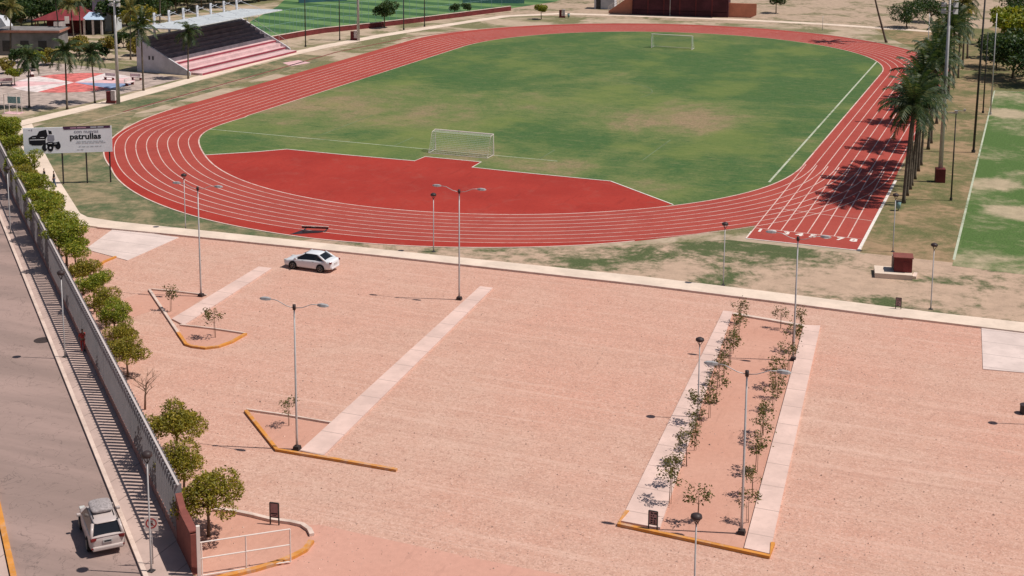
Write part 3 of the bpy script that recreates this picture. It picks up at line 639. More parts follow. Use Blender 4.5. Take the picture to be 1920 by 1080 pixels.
# ------------------------------------------------------------------ cars
def loft(mb, rings, close_ends=True):
    n = len(rings[0]); vs = [v for r in rings for v in r]; fs = []
    for i in range(len(rings) - 1):
        for k in range(n): fs.append((i * n + k, i * n + (k + 1) % n, (i + 1) * n + (k + 1) % n, (i + 1) * n + k))
    if close_ends: fs += [tuple(range(n))[::-1], tuple((len(rings) - 1) * n + k for k in range(n))]
    return mb.add(vs, fs)
def car(t, prof, cab, W, wb, wr, paint):
    """prof: (x, halfwidth, zbottom, ztop) front(+x) to rear; cab: belt z, roof z, xs: windscreen base, roof front, roof rear, rear window base"""
    rings = []
    for x, hw, zb, zt in prof:
        zm = zb + (zt - zb) * .55
        half = [(hw * .86, zb), (hw * .98, zb + .1), (hw, zm), (hw * .965, zt - .07), (hw * .86, zt)]
        rings.append([(x, y, z) for y, z in half] + [(x, 0, zt + .025)] + [(x, -y, z) for y, z in half[::-1]] + [(x, 0, zb)])
    MB and loft(MB(), rings).build('x', paint) if False else None
    body = loft(MB(), rings).build('body', paint, t, True, sub=1)
    bz, rz, x0, x1, x2, x3 = cab; w0, w1 = W / 2 * .9, W / 2 * .72
    mb = MB(); mb.add([(x0, -w0, bz - .05), (x0, w0, bz - .05), (x3, w0, bz - .05), (x3, -w0, bz - .05), (x1, -w1, rz - .04), (x1, w1, rz - .04), (x2, w1, rz - .04), (x2, -w1, rz - .04)],
           [(3, 2, 1, 0), (4, 5, 6, 7), (0, 1, 5, 4), (1, 2, 6, 5), (2, 3, 7, 6), (3, 0, 4, 7)]); mb.build('windows', 'glass', t)
    mb = MB()   # roof with crown
    rs = []
    for x, k, dz in ((x1 + .10, .97, -.04), (x1, 1.03, .0), ((x1 + x2) / 2, 1.05, .045), (x2, 1.03, .0), (x2 - .10, .97, -.05)):
        rs.append([(x, -w1 * k, rz - .075 + dz * .4), (x, -w1 * k * .94, rz - .01 + dz), (x, 0, rz + .02 + dz), (x, w1 * k * .94, rz - .01 + dz), (x, w1 * k, rz - .075 + dz * .4), (x, 0, rz - .08 + dz * .4)])
    loft(mb, rs).build('roof', paint, t, True, sub=1)
    for s in (-1, 1):
        MB().tube([(x0 + .06, s * w0, bz - .06), (x1 + .04, s * w1, rz - .03)], .04, 6).build('windscreen_pillar', paint, t, True)
        MB().tube([(x3 - .05, s * w0 * .98, bz - .06), (x2 - .04, s * w1 * .99, rz - .04)], .085, 6).build('rear_pillar', paint, t, True)
    for s in (-1, 1):
        for xw in (wb / 2, -wb / 2):
            y = s * (W / 2 - .10)
            MB().disc((xw, s * (W / 2 - .085), wr + .03), wr * 1.16, (0, 1, 0), .18, 22).build('wheel_arch', 'tyre', t)
            wl = MB().disc((xw, s * (W / 2 - .075), wr), wr, (0, 1, 0), .2, 22).build('wheel', 'tyre', t, bevel=.02)
            mb = MB(); c = (xw, s * (W / 2 + .03), wr)
            mb.disc(c, wr * .2, (0, 1, 0), .02, 10)
            for a in range(5):
                dx, dz = math.cos(a * 1.257 + .3), math.sin(a * 1.257 + .3); mb.tube([(xw, s * (W / 2 + .03), wr), (xw + dx * wr * .66, s * (W / 2 + .03), wr + dz * wr * .66)], .028, 5)
            mb.tube([(xw + math.cos(i * .35) * wr * .66, s * (W / 2 + .028), wr + math.sin(i * .35) * wr * .66) for i in range(19)], .02, 5, False)
            mb.build('rim', 'rim', wl)
        MB().box((x0 - .25, s * (W / 2 + .10), bz + .03), (.18, .2, .13)).build('mirror', paint, t, bevel=.03)
    return body
p = Vector((-56.45, 98.55, .004))
t = thing('parked_sedan', 'white sedan with dark windows parked alone on the gravel lot', 'car', p, math.pi)
SED = [(2.27, .66, .30, .60), (2.2, .76, .24, .70), (1.9, .83, .20, .78), (1.25, .875, .19, .90), (.75, .885, .19, .96), (-.4, .89, .19, .99), (-1.3, .885, .20, 1.01), (-1.9, .86, .23, 1.04), (-2.2, .80, .27, 1.02), (-2.3, .70, .34, .92)]
car(t, SED, (.97, 1.45, 1.15, .22, -.95, -1.8), 1.78, 2.6, .325, 'carwhite')
for s in (-1, 1):
    MB().box((2.08, s * .62, .68), (.3, .26, .12)).build('headlight', 'lens', t, bevel=.03); MB().box((-2.18, s * .66, .87), (.2, .3, .14), s * .25).build('taillight', 'tail', t, bevel=.03)
    mb = MB()
    for x in (.35, -.62): mb.box((x, s * .889, .84), (.16, .02, .03))
    mb.build('door_handles', 'rim', t)
MB().box((-2.29, 0, .70), (.03, .5, .15)).build('licence_plate', 'plate', t)
MB().box((-2.24, 0, .40), (.12, 1.3, .2)).build('rear_bumper', 'carwhite', t, bevel=.05)
sdir = Vector((-.727, .687, 0)); rc = Vector((-42.2, 52.85, 0)) - sdir * .28; p = rc + sdir * 2.12 + Vector((0, 0, .004))
t = thing('parked_car', 'light coloured estate car with a grey bag on its roof, parked at the road kerb', 'car', p, math.atan2(sdir.y, sdir.x))
SUV = [(2.15, .68, .32, .68), (2.05, .74, .26, .80), (1.7, .85, .22, .92), (1.0, .875, .21, 1.0), (.2, .885, .21, 1.03), (-1.0, .885, .22, 1.05), (-1.75, .87, .25, 1.06), (-2.05, .84, .30, 1.05), (-2.15, .78, .38, .98)]
car(t, SUV, (1.02, 1.58, .95, .25, -1.55, -2.02), 1.77, 2.5, .33, 'carsilver')
for s in (-1, 1):
    MB().box((1.95, s * .64, .78), (.3, .28, .14)).build('headlight', 'lens', t, bevel=.03); MB().box((-2.08, s * .68, .92), (.16, .3, .16), s * .3).build('taillight', 'tail', t, bevel=.03)
    MB().box((-2.19, s * .66, .50), (.06, .28, .06)).build('reflector', 'tail', t)
MB().box((-2.165, 0, .80), (.03, .46, .16)).build('licence_plate', 'plate', t); MB().box((-2.182, 0, .80), (.01, .34, .07)).build('plate_print', 'ink', t)
MB().box((-2.15, 0, .45), (.16, 1.5, .22)).build('rear_bumper', 'carsilver', t, bevel=.06); MB().box((-2.08, 0, 1.03), (.1, 1.5, .05)).build('tailgate_lip', 'carsilver', t, bevel=.02)
mb = MB(); mb.tube([(-1.2, -.5, 1.62), (.2, -.5, 1.62)], .02, 6); mb.tube([(-1.2, .5, 1.62), (.2, .5, 1.62)], .02, 6); mb.box((-.55, 0, 1.64), (.05, 1.06, .04)); mb.box((.1, 0, 1.64), (.05, 1.06, .04)); mb.build('roof_rack', 'darksteel', t)
bag = MB(); rs = []
for x, k in ((-.75, .75), (-.66, .95), (0, 1), (.5, 1), (.66, .8)):
    rs.append([(x, -.56 * k, 0), (x, -.58 * k, .13 * k), (x, -.4 * k, .22 * k), (x, .4 * k, .22 * k), (x, .58 * k, .13 * k), (x, .56 * k, 0)])
loft(bag, rs); o = bag.build('cargo_bag', 'bag', None, True, sub=2); tag(o, 'rounded grey cargo bag lying on the front of the parked car roof', 'bag')
o.location = p + sdir * -.12 + Vector((0, 0, 1.66)); o.rotation_euler = (0, 0, math.atan2(sdir.y, sdir.x))
o = MB().tube([(0, 0, 0), (0, 0, .012)], .62, 16).build('manhole_cover', 'manhole'); tag(o, 'dark round iron manhole cover in the road', 'manhole cover'); o.location = G(80, 638) + Vector((0, 0, .004))

# ------------------------------------------------------------------ goals
def goal(label, x, y, s):
    t = thing('football_goal', label, 'football goal', (x, y, .016), 0 if s > 0 else math.pi, 'football goals')
    mb = MB(); mb.tube([(-3.66, 0, 0), (-3.66, 0, 2.44), (3.66, 0, 2.44), (3.66, 0, 0)], .075, 8)
    mb.build('frame', 'whitepaint', t)
    mb = MB()
    for sx in (-3.66, 3.66): mb.tube([(sx, 0, 2.44), (sx, -.9, 2.35), (sx, -1.9, .03), (sx, 0, .03)], .03, 6)
    mb.tube([(-3.66, -1.9, .03), (3.66, -1.9, .03)], .03, 6); mb.build('stanchions', 'whitepaint', t)
    mb = MB(); r_ = .010
    for i in range(37): xx = -3.66 + i * 7.32 / 36; mb.tube([(xx, 0, 2.42), (xx, -.9, 2.33), (xx, -1.9, .04)], r_, 3, False)
    for j in range(5): mb.tube([(-3.66, -.2 * j, 2.42 - .02 * j), (3.66, -.2 * j, 2.42 - .02 * j)], r_, 3, False)
    for j in range(12): f = j / 12; mb.tube([(-3.66, -.9 - f, 2.33 - 2.29 * f), (3.66, -.9 - f, 2.33 - 2.29 * f)], r_, 3, False)
    for sx in (-3.66, 3.66):
        for j in range(12): z = .1 + j * .19; mb.tube([(sx, 0, z), (sx, -.9 - (2.33 - z) / 2.29, z)], r_, 3, False)
        for j in range(5): yy = -.2 * j; mb.tube([(sx, yy, 0), (sx, yy, 2.4)], r_, 3, False)
    mb.build('net', 'netm', t)
goal('white football goal with net at the near end of the pitch', GX - .05, GY0, 1); goal('white football goal with net at the far end of the pitch', GX, GY1, -1)

t = thing('drum', 'dark round drum standing on the gravel at the right edge of the picture', 'drum', G(1922, 775)); MB().tube([(0, 0, 0), (0, 0, .55)], .33, 14).build('shell', 'darksteel', t); MB().tube([(0, 0, .55), (0, 0, .58)], .35, 14).build('lid', 'lampdark', t)
# ------------------------------------------------------------------ track-side small things
a, b = G(566, 431), G(616, 433); d = b - a
t = thing('steeplechase_barrier', 'low steeplechase barrier with pale top standing on the outer red track edge', 'barrier', a, math.atan2(d.y, d.x))
MB().box((d.length / 2, 0, .40), (d.length, .12, .05)).build('beam', 'kerb', t); MB().box((d.length / 2, 0, .26), (d.length, .05, .14)).build('board', 'redblack', t)
for x in (.25, d.length - .25): MB().box((x, 0, .03), (.12, .9, .06)).build('foot', 'darksteel', t)
o = MB().prism(P2((543, 440), (566, 432), (612, 434), (598, 437)), .012, .03).build('dark_wedge', 'redblack'); tag(o, 'dark wedge-shaped sheet lying on the track edge in front of the steeplechase barrier', 'cover')  # flat dark red-black wedge on the track edge
t = thing('pump_plinth', 'grey concrete plinth carrying the red pump box on the right verge', 'plinth', (0, 0, 0))
q = P2((1640, 521), (1711, 526)); d = (q[1] - q[0]); d2 = Vector((-d.y, d.x, 0)).normalized() * 2.2
MB().prism([q[0], q[1], q[1] + d2, q[0] + d2], 0, .42).build('slab', 'path', t); MB().box((q[1] + d2 * .5 + Vector((.25, 0, -.02))), (.3, 1.2, .5)).build('step', 'kerb', t)
o = thing('pump_box', 'dark red square pump box standing on the concrete plinth', 'pump box', q[1] + d2 * .62 - d.normalized() * .75 + Vector((0, 0, .42)), math.atan2(d.y, d.x))
MB().box((0, 0, .6), (1.45, 1.3, 1.2)).build('housing', 'darkred', o, bevel=.02); MB().box((0, 0, 1.24), (1.6, 1.45, .08)).build('lid', 'redwall', o); MB().box((-.82, .1, .7), (.14, .5, 1.0)).build('vent_panel', 'plazagrey', o); MB().box((.2, -.665, .55), (.5, .03, .7)).build('door', 'darkred', o)
def bin_(label, px):
    t = thing('litter_bin', label, 'bin', G(*px), 0, 'litter bins'); MB().tube([(0, 0, .25), (0, 0, .95)], [.2, .26], 10).build('drum', 'teal', t, True); MB().tube([(0, 0, .0), (0, 0, .25)], .05, 6).build('stem', 'darksteel', t); MB().tube([(0, 0, .95), (0, 0, 1.0)], .28, 10).build('rim', 'darksteel', t)
bin_('teal litter bin on the dry grass near the first palm', (1684, 395)); bin_('dark litter bin beside the small tree left of the hall', (1066, 34))

# ------------------------------------------------------------------ foliage
def leaf_quads(mb, pts, smin, smax, rng, up=.35, asp=.5):
    for p in pts:
        s = rng.uniform(smin, smax); n = Vector((rng.gauss(0, 1), rng.gauss(0, 1), abs(rng.gauss(0, 1)) + up)).normalized()
        a = n.cross(Vector((rng.gauss(0, 1), rng.gauss(0, 1), rng.gauss(0, 1)))).normalized(); b = n.cross(a)
        mb.add([p - a * s, p - b * s * asp, p + a * s, p + b * s * asp], [(0, 1, 2, 3)])
def crown_pts(rng, blobs, nleaf):
    tot = sum(r ** 2 for _, r, _ in blobs); pts = []
    for c, r, fl in blobs:
        for _ in range(int(nleaf * r * r / tot)):
            d = Vector((rng.gauss(0, 1), rng.gauss(0, 1), rng.gauss(0, 1))).normalized()
            rr_ = r * (rng.uniform(.45, 1.0) ** .5) * rng.uniform(.85, 1.1)
            pts.append(Vector(c) + Vector((d.x * rr_, d.y * rr_, d.z * rr_ * fl)))
    return pts
def make_tree(seed, h, rad, leafmat, nleaf, ls, label, name='broadleaf_tree', cat='tree', group=None, flat_=.7, nb=9, trunk_frac=.45):
    rng = random.Random(seed); t = thing(name, label, cat, group=group)
    tr = MB(); tz = h * trunk_frac; top = Vector((rng.uniform(-.1, .1), rng.uniform(-.1, .1), tz)); tr.tube([(0, 0, 0), top * .5 + Vector((.04, .02, 0)), top], [h * .028, h * .022, h * .018], 7)
    blobs = []; cz = h - rad * flat_
    for i in range(nb):
        a = i * 2.4 + rng.uniform(-.4, .4); k = rng.uniform(.25, .8) * rad if i else 0
        c = Vector((math.cos(a) * k, math.sin(a) * k, cz + rng.uniform(-.45, .45) * rad * flat_ + (rad * flat_ * .25 if i == 0 else 0)))
        blobs.append((c, rad * rng.uniform(.28, .5), rng.uniform(.6, .9))); tr.tube([top, (top + c) / 2 + Vector((0, 0, .1)), c], [h * .014, h * .009, h * .004], 5, False)
    tr.build('trunk', 'bark', t, True)
    mb = MB(); leaf_quads(mb, crown_pts(rng, blobs, nleaf), ls * .6, ls * 1.2, rng); mb.build('crown', leafmat, t)
    return t
TG = 'trees along the perimeter fence'
protos = [make_tree(11, 3.9, 1.75, 'leaf', 5200, .095, None, nb=12), make_tree(12, 4.2, 1.9, 'leaf', 5600, .095, None, nb=12), make_tree(13, 3.7, 1.7, 'leafw', 4800, .095, None, nb=12), make_tree(14, 3.7, 2.1, 'leafw', 6200, .095, None, flat_=.55, nb=15)]
ft = [(-12, 236, 0, 1.15), (8, 248, 1, 1.15), (24, 268, 0, 1.0), (24, 306, 1, 1.0), (36, 328, 2, .95), (50, 350, 1, .95), (66, 375, 0, 1.05), (84, 398, 1, 1.05), (102, 424, 0, 1.1), (122, 446, 1, 1.1), (140, 466, 0, .88), (154, 502, 2, .85), (176, 532, 0, .85), (197, 562, 2, .82), (213, 594, 1, .76), (229, 622, 2, .7), (250, 648, 3, .74), (329, 788, 3, .95), (343, 862, 2, .8), (400, 935, 3, .93)]
for i, (px, py, k, sc) in enumerate(ft):
    c = {16: G(240, 706), 19: G(391, 1006)}.get(i) or G(px, py, 2.6 * sc); c.z = 0
    off = (c - FA).dot(FN); c = c + FN * (max(off, 1.3) - off) if off < 1.3 else c
    lb = ('bushy tree by the fence, %s from the top of the row' % ORD[i]) if i < 16 else ['round tree by the fence standing just apart from the bushy row', 'spreading tree by the fence above the one with a small crown', 'small crowned tree by the fence between two spreading trees', 'largest spreading tree by the red wall beside the entrance island'][i - 16]
    used = protos[k]
    if 'label' not in used: used.location = c; used.rotation_euler = (0, 0, i * 1.3); used.scale = (sc,) * 3; used['label'] = lb; used['group'] = TG
    else: dup(used, c, i * 1.3, lb, TG, sc)
b = G(272, 768); t = thing('bare_tree', 'small bare leafless tree by the fence below the round tree', 'tree', b)
rng = random.Random(4); mb = MB(); mb.tube([(0, 0, 0), (.05, 0, .9), (.15, .05, 1.7)], [.07, .055, .04], 6); mb.build('trunk', 'twig', t, True); mb = MB()
for i in range(9):
    a = i * 2.4; z = 1.0 + .08 * i; e = Vector((math.cos(a) * .8, math.sin(a) * .8, z + .7)); mb.tube([(.1, .02, z), (math.cos(a) * .35, math.sin(a) * .35, z + .35), e], [.03, .02, .008], 5, False)
    for k in range(3): mb.tube([e * .7 + Vector((0, 0, z * .3)), e + Vector((rng.uniform(-.4, .4), rng.uniform(-.4, .4), .3))], [.012, .005], 4, False)
mb.build('branches', 'twig', t, True)
# saplings
def make_sapling(seed, label):
    rng = random.Random(seed); t = thing('sapling', label, 'sapling', group='saplings in the planters')
    mb = MB(); mb.tube([(0, 0, 0), (.03, .02, 1.0), (.0, .05, 1.9)], [.022, .017, .008], 5); br = []
    for i in range(7):
        a = rng.uniform(0, 6.28); z = rng.uniform(1.05, 1.8); k = rng.uniform(.35, .62); e = Vector((math.cos(a) * k, math.sin(a) * k, z + rng.uniform(.1, .45))); br.append(e); mb.tube([(.02, .03, z - .1), e], [.011, .004], 4, False)
    mb.build('stem', 'twig', t, True); pts = []
    for e in br + [Vector((0, .05, 1.95))]:
        for _ in range(rng.randint(24, 42)): pts.append(e * rng.uniform(.8, 1.05) + Vector((rng.gauss(0, .13), rng.gauss(0, .13), rng.gauss(0, .11))))
    mb = MB(); leaf_quads(mb, pts, .05, .105, rng, .5, .5); mb.build('leaves', 'sap', t)
    mb = MB(); mb.tube([(.12, 0, 0), (.12, 0, 1.3)], .014, 5); mb.build('stake', 'twig', t)
    return t
sprot = [make_sapling(s, None) for s in (1, 2, 3, 4)]
LROW = [(1387, 568), (1387, 600), (1376, 621), (1368, 641), (1358, 662), (1350, 682), (1344, 711), (1330, 737), (1316, 749), (1306, 772), (1303, 795), (1289, 824), (1266, 857), (1256, 890)]
RROW = [(1465, 576), (1504, 582), (1486, 617), (1479, 652), (1456, 680), (1460, 700), (1449, 725), (1433, 768), (1430, 786), (1418, 833), (1412, 880), (1405, 925)]
items = [(p, 'left planter row sapling, %s from the back' % ORD[i]) for i, p in enumerate(LROW)] + [(p, 'right planter row sapling, %s from the back' % ORD[i]) for i, p in enumerate(RROW)]
items += [((1309, 926), 'lone sapling in the middle of the planter near the front kerb'), ((318, 545), 'sapling in the small back bed beside the short strip'), ((403, 592), 'sapling behind the half-round yellow bed'), ((541, 750), 'sapling beside the lamp in the bed at the long strip')]
for i, (px, lb) in enumerate(items):
    c = G(*px, 1.65); c.z = .01; k = i % 4; sc = (.9, 1.05, .97, 1.1, .85)[i % 5]
    if 'label' not in sprot[k]: sprot[k].location = c; sprot[k].rotation_euler = (0, 0, i * 1.9); sprot[k]['label'] = lb; sprot[k].scale = (sc,) * 3
    else: dup(sprot[k], c, i * 1.9, lb, 'saplings in the planters', sc)
# palms
def make_palm(seed, h, mat, nf=20, fl=3.4, label=None, lean=.4, wild=1.0):
    rng = random.Random(seed); t = thing('palm_tree', label, 'palm tree')
    top = Vector((lean, lean * .3, h)); mb = MB(); mb.tube([(0, 0, 0), (0, 0, .5), (lean * .35, lean * .1, h * .5), top], [.24, .17, .14, .11], 8); mb.build('trunk', 'palmbark', t, True)
    mb = MB()
    for i in range(nf):
        a = i * 2.399 + rng.uniform(-.2, .2); el = R(rng.uniform(62, 80)) if i < nf * .3 else R(rng.uniform(15, 55)) if i < nf * .7 else R(rng.uniform(-40, 5))
        L_ = fl * rng.uniform(.8, 1.1); p = Vector(top); d = Vector((math.cos(a) * math.cos(el), math.sin(a) * math.cos(el), math.sin(el))); pts = [p]
        for k in range(9):
            d = (d + Vector((0, 0, -.13 * wild * (.5 + k * .14)))).normalized(); p = p + d * L_ / 9; pts.append(p)
        side = Vector((-math.sin(a), math.cos(a), 0))
        mb.tube(pts, [.035 - .003 * k for k in range(10)], 3, False)
        for k in range(1, 10):
            for q in (0, .33, .66):
                if k == 9 and q: continue
                pp = pts[k] if not q else pts[k].lerp(pts[min(k + 1, 9)], q); dd = (pts[k] - pts[k - 1]).normalized(); ll = (.75 if k < 7 else .55 if k < 9 else .4) * rng.uniform(.8, 1.1) * fl / 3.4
                for s in (-1, 1):
                    e = pp + side * s * ll * .75 + dd * ll * .5 + Vector((0, 0, -ll * rng.uniform(.25, .7))); wv = dd * .065
                    mb.add([pp - wv, pp + wv, e + wv * .3, e - wv * .3], [(0, 1, 2, 3)])
    mb.build('crown', mat, t)
    mb = MB()
    for i in range(7): a = i * .9; mb.tube([top + Vector((math.cos(a) * .18, math.sin(a) * .18, -.3)), top + Vector((math.cos(a) * .2, math.sin(a) * .2, -.12)), top + Vector((math.cos(a) * .18, math.sin(a) * .18, .02))], [.05, .12, .05], 6)
    mb.build('coconuts', 'palmdry', t, True)
    return t
pp = [make_palm(1, 9.6, 'palm', 24, 3.7), make_palm(2, 10.4, 'palm', 22, 3.6, None, -.5), make_palm(3, 9.0, 'palm', 26, 3.4, None, .2), make_palm(4, 9.2, 'palm', 24, 3.5, None, .3, 1.7), make_palm(5, 10.2, 'palmdry', 20, 3.2, None, .6)]
def put_palm(k, loc, rz, lb, grp, sc=1.0):
    if 'label' not in pp[k]: pp[k].location = loc; pp[k].rotation_euler = (0, 0, rz); pp[k].scale = (sc,) * 3; pp[k]['label'] = lb; pp[k]['group'] = grp; return pp[k]
    return dup(pp[k], loc, rz, lb, grp, sc)
ys = [140.4, 143.7, 146.6, 148.4, 151.5, 155.5, 158.7, 167.7, 171.5, 184.4, 194, 204, 214, 224, 234, 246]
for i, y in enumerate(ys):
    put_palm((0, 1, 2, 0, 1, 0, 2, 1, 0, 1, 2, 0, 1, 2, 4, 1)[i], (-12.7 - (.4 if i > 8 else 0), y, 0), i * 2.1, 'palm in the row beside the track straight, %s from the start line' % ORD[i], 'palms along the track straight', (1.03, .98, 1.0, .92, 1.05, .97, .9)[i % 7])
for i, (px, top, k) in enumerate(((55, 85, 3), (126, 75, 3), (178, 78, 3), (269, 30, 1), (353, 40, 3))):
    b = G(*((55, 202), (126, 205), (178, 193), (269, 170), (353, 148))[i]); h = HT(b, top + 22)
    put_palm(k, b, i * 1.7, ['palm beside the white play frame', 'palm in front of the painted plaza, left of the centre', 'palm at the right of the painted plaza', 'palm at the left end of the grandstand', 'palm in front of the grandstand steps'][i], 'palms by the plaza and grandstand', h / (9.2 if k == 3 else 10.4))
b = G(1662, 80); put_palm(4, b, 2.6, 'leaning dark trunk palm at the far right bend, crown above the frame', 'palms along the track straight', 1.2).rotation_euler = (R(6), R(-19), 0)
# far background trees on the left
rng = random.Random(77)
far = [make_tree(21, 7.5, 3.4, 'leafdk', 2600, .30, None, nb=11), make_tree(22, 8.5, 3.8, 'leafdk', 2900, .30, None, nb=12, flat_=.8), make_tree(23, 6.5, 3.0, 'leaf', 2300, .28, None, nb=10)]
def put_far(k, loc, rz, lb, grp, sc=1.0):
    t = far[k]
    if 'label' not in t: t.location = loc; t.rotation_euler = (0, 0, rz); t.scale = (sc,) * 3; t['label'] = lb; t['group'] = grp; return t
    return dup(t, loc, rz, lb, grp, sc)
far.append(make_tree(24, 6.6, 4.6, 'leafdk', 3600, .26, None, nb=15, flat_=.62, trunk_frac=.25))
far.append(make_tree(25, 6.0, 4.0, 'leafw', 2900, .26, None, nb=13, flat_=.62, trunk_frac=.3))
BG = [(8, 66, 1), (40, 58, 3), (72, 56, 0), (100, 50, 3), (130, 47, 1), (158, 47, 0), (188, 38, 3), (212, 62, 0), (238, 48, 1), (258, 66, 4), (283, 40, 3), (306, 30, 1), (330, 27, 0), (352, 22, 3), (378, 17, 1), (402, 13, 3), (428, 9, 0), (455, 6, 3), (485, 4, 1), (515, 0, 0),
      (20, 28, 3), (55, 24, 1), (90, 22, 3), (125, 22, 0), (160, 16, 3), (195, 14, 1), (230, 20, 3), (262, 14, 0), (295, 8, 3), (330, 5, 1), (365, 0, 3), (5, 0, 1), (60, 0, 0), (110, -2, 3), (150, -4, 1), (210, -6, 3), (260, -8, 0), (410, -8, 1), (460, -12, 3)]
BG += [(25, 44, 3), (78, 40, 0), (115, 36, 3), (145, 32, 1), (175, 28, 3), (222, 36, 3), (250, 30, 0), (272, 24, 3), (315, 15, 1), (345, 10, 3), (390, 4, 3), (440, 0, 1), (480, -6, 3), (520, -10, 3)]
BG = sorted(BG[:20]) + sorted(BG[20:])
for i, (px, py, k) in enumerate(BG):
    row = 'behind the grandstand and plaza' if i < 20 else 'in the back rows at the upper left corner'
    j = i if i < 20 else i - 20
    put_far(k, G(px, py), i * 1.1, 'dense tree %s, %s from the left' % (row, ORD[j]), 'background trees at the upper left', rng.uniform(.85, 1.1))
put_palm(1, G(112, 84), .4, 'dark palm right in front of the red canopies', 'background palms at the upper left', .85); put_palm(0, G(152, 78), 2.4, 'dark palm between the red canopies and the kiosk', 'background palms at the upper left', .8)
for i, (px, py) in enumerate(((20, 104), (100, 52), (140, 96), (168, 44), (245, 112), (300, 50), (60, 48))):
    put_palm((4, 0, 4, 1, 4, 0, 1)[i], G(px, py), i * 1.4, ['dry leaved palm at the left edge behind the plaza', 'green palm behind the red canopies', 'dry leaved palm between the white boards and the plaza', 'green palm behind the pale blue kiosk', 'dry leaved palm behind the left floodlight tower', 'green palm behind the grandstand roof', 'green palm behind the long grey building'][i], 'background palms at the upper left', .8 if i in (0, 2, 4) else .95)
put_far(2, G(70, 128), 1, 'bright green round tree at the back of the painted plaza, right of its neighbour', 'plaza trees', .50); put_far(2, G(28, 160), 3, 'bright green low tree at the left of the painted plaza', 'plaza trees', .46)
put_far(0, G(721, 52), .5, 'dark round tree standing at the low red wall', 'far trees', .72); put_far(0, G(1455, 25), 1.5, 'dark tree on the sandy yard right of the hall', 'far trees', .62); put_far(2, G(1015, 36), 2.2, 'small light tree left of the hall', 'far trees', .55)
put_far(0, G(852, 30), .9, 'tiny dark tree at the edge of the striped field, left of two', 'far trees', .36); put_far(0, G(876, 29), 2.9, 'tiny dark tree at the edge of the striped field, right of two', 'far trees', .36)
RT = [(1898, 146, 3, 1.15), (1950, 160, 3, 1.2), (1868, 128, 3, .85), (1905, 112, 2, 1.4), (1945, 110, 3, 1.1), (1888, 86, 2, 1.3), (1935, 66, 3, 1.0), (1915, 30, 3, 1.0), (1700, 52, 3, .8), (1745, 42, 3, .8), (1800, 45, 4, .75)]
for i, (px, py, k, sc) in enumerate(RT):
    put_far(k, G(px, py), i * 1.9, ('bushy tree beyond the practice field, %s from the front' % ORD[i]) if i < 8 else ('dark tree behind the far palms, %s from the left' % ORD[i - 8]), 'trees at the upper right', sc)

sh = make_tree(31, 2.6, 1.7, 'leafdk', 1500, .2, 'low dark shrub before the long low building, first from the left', 'shrub', 'shrub', 'shrubs behind the plaza', .7, 8, .2); sh.location = G(34, 118)
sh2 = make_tree(32, 2.8, 1.8, 'shrubby', 1500, .2, 'yellowish shrub before the long low building, second from the left', 'shrub', 'shrub', 'shrubs behind the plaza', .7, 8, .2); sh2.location = G(92, 122)
for i, (px, py, k, sc) in enumerate(((118, 112, 0, 1.0), (150, 104, 1, 1.2), (182, 112, 0, 1.1), (205, 98, 1, 1.0), (232, 90, 0, 1.2), (255, 104, 1, 1.1), (60, 132, 0, .8), (10, 138, 1, .9))):
    dup((sh, sh2)[k], G(px, py), i * 1.3, ('yellowish', 'low dark')[1 - k] + ' shrub behind the plaza, ' + ['beside the larger white board', 'in front of the red canopies', 'in front of the pale blue kiosk', 'left of the left floodlight tower', 'right of the left floodlight tower', 'beside the grandstand end wall', 'under the bright green round tree', 'at the left picture edge'][i], 'shrubs behind the plaza', sc)
# loose stones and weeds (nobody could count them)
rng = random.Random(9); mb = MB()
inside = lambda q: (q - FA).dot(FN) > 1.0 and q.y < 101.6
for _ in range(9000):
    q = Vector((rng.uniform(-75, 8), rng.uniform(50, 101.5), 0)); 
    if rng.random() > (70 / max(q.y, 50)) ** 2 or not inside(q): continue
    r_ = rng.uniform(.025, .07) * (1.6 if rng.random() < .05 else 1); a = rng.uniform(0, 6.28); z = .006
    mb.add([(q.x + r_ * math.cos(a + k * 2.09), q.y + r_ * math.sin(a + k * 2.09), z) for k in range(3)] + [(q.x + rng.uniform(-.3, .3) * r_, q.y, z + r_ * rng.uniform(.5, .9))], [(0, 1, 3), (1, 2, 3), (2, 0, 3)])
tag(mb.build('loose_stones', simple('loose_stone', (.52, .33, .26), .9, .5, 3)), None, None, kind='stuff')
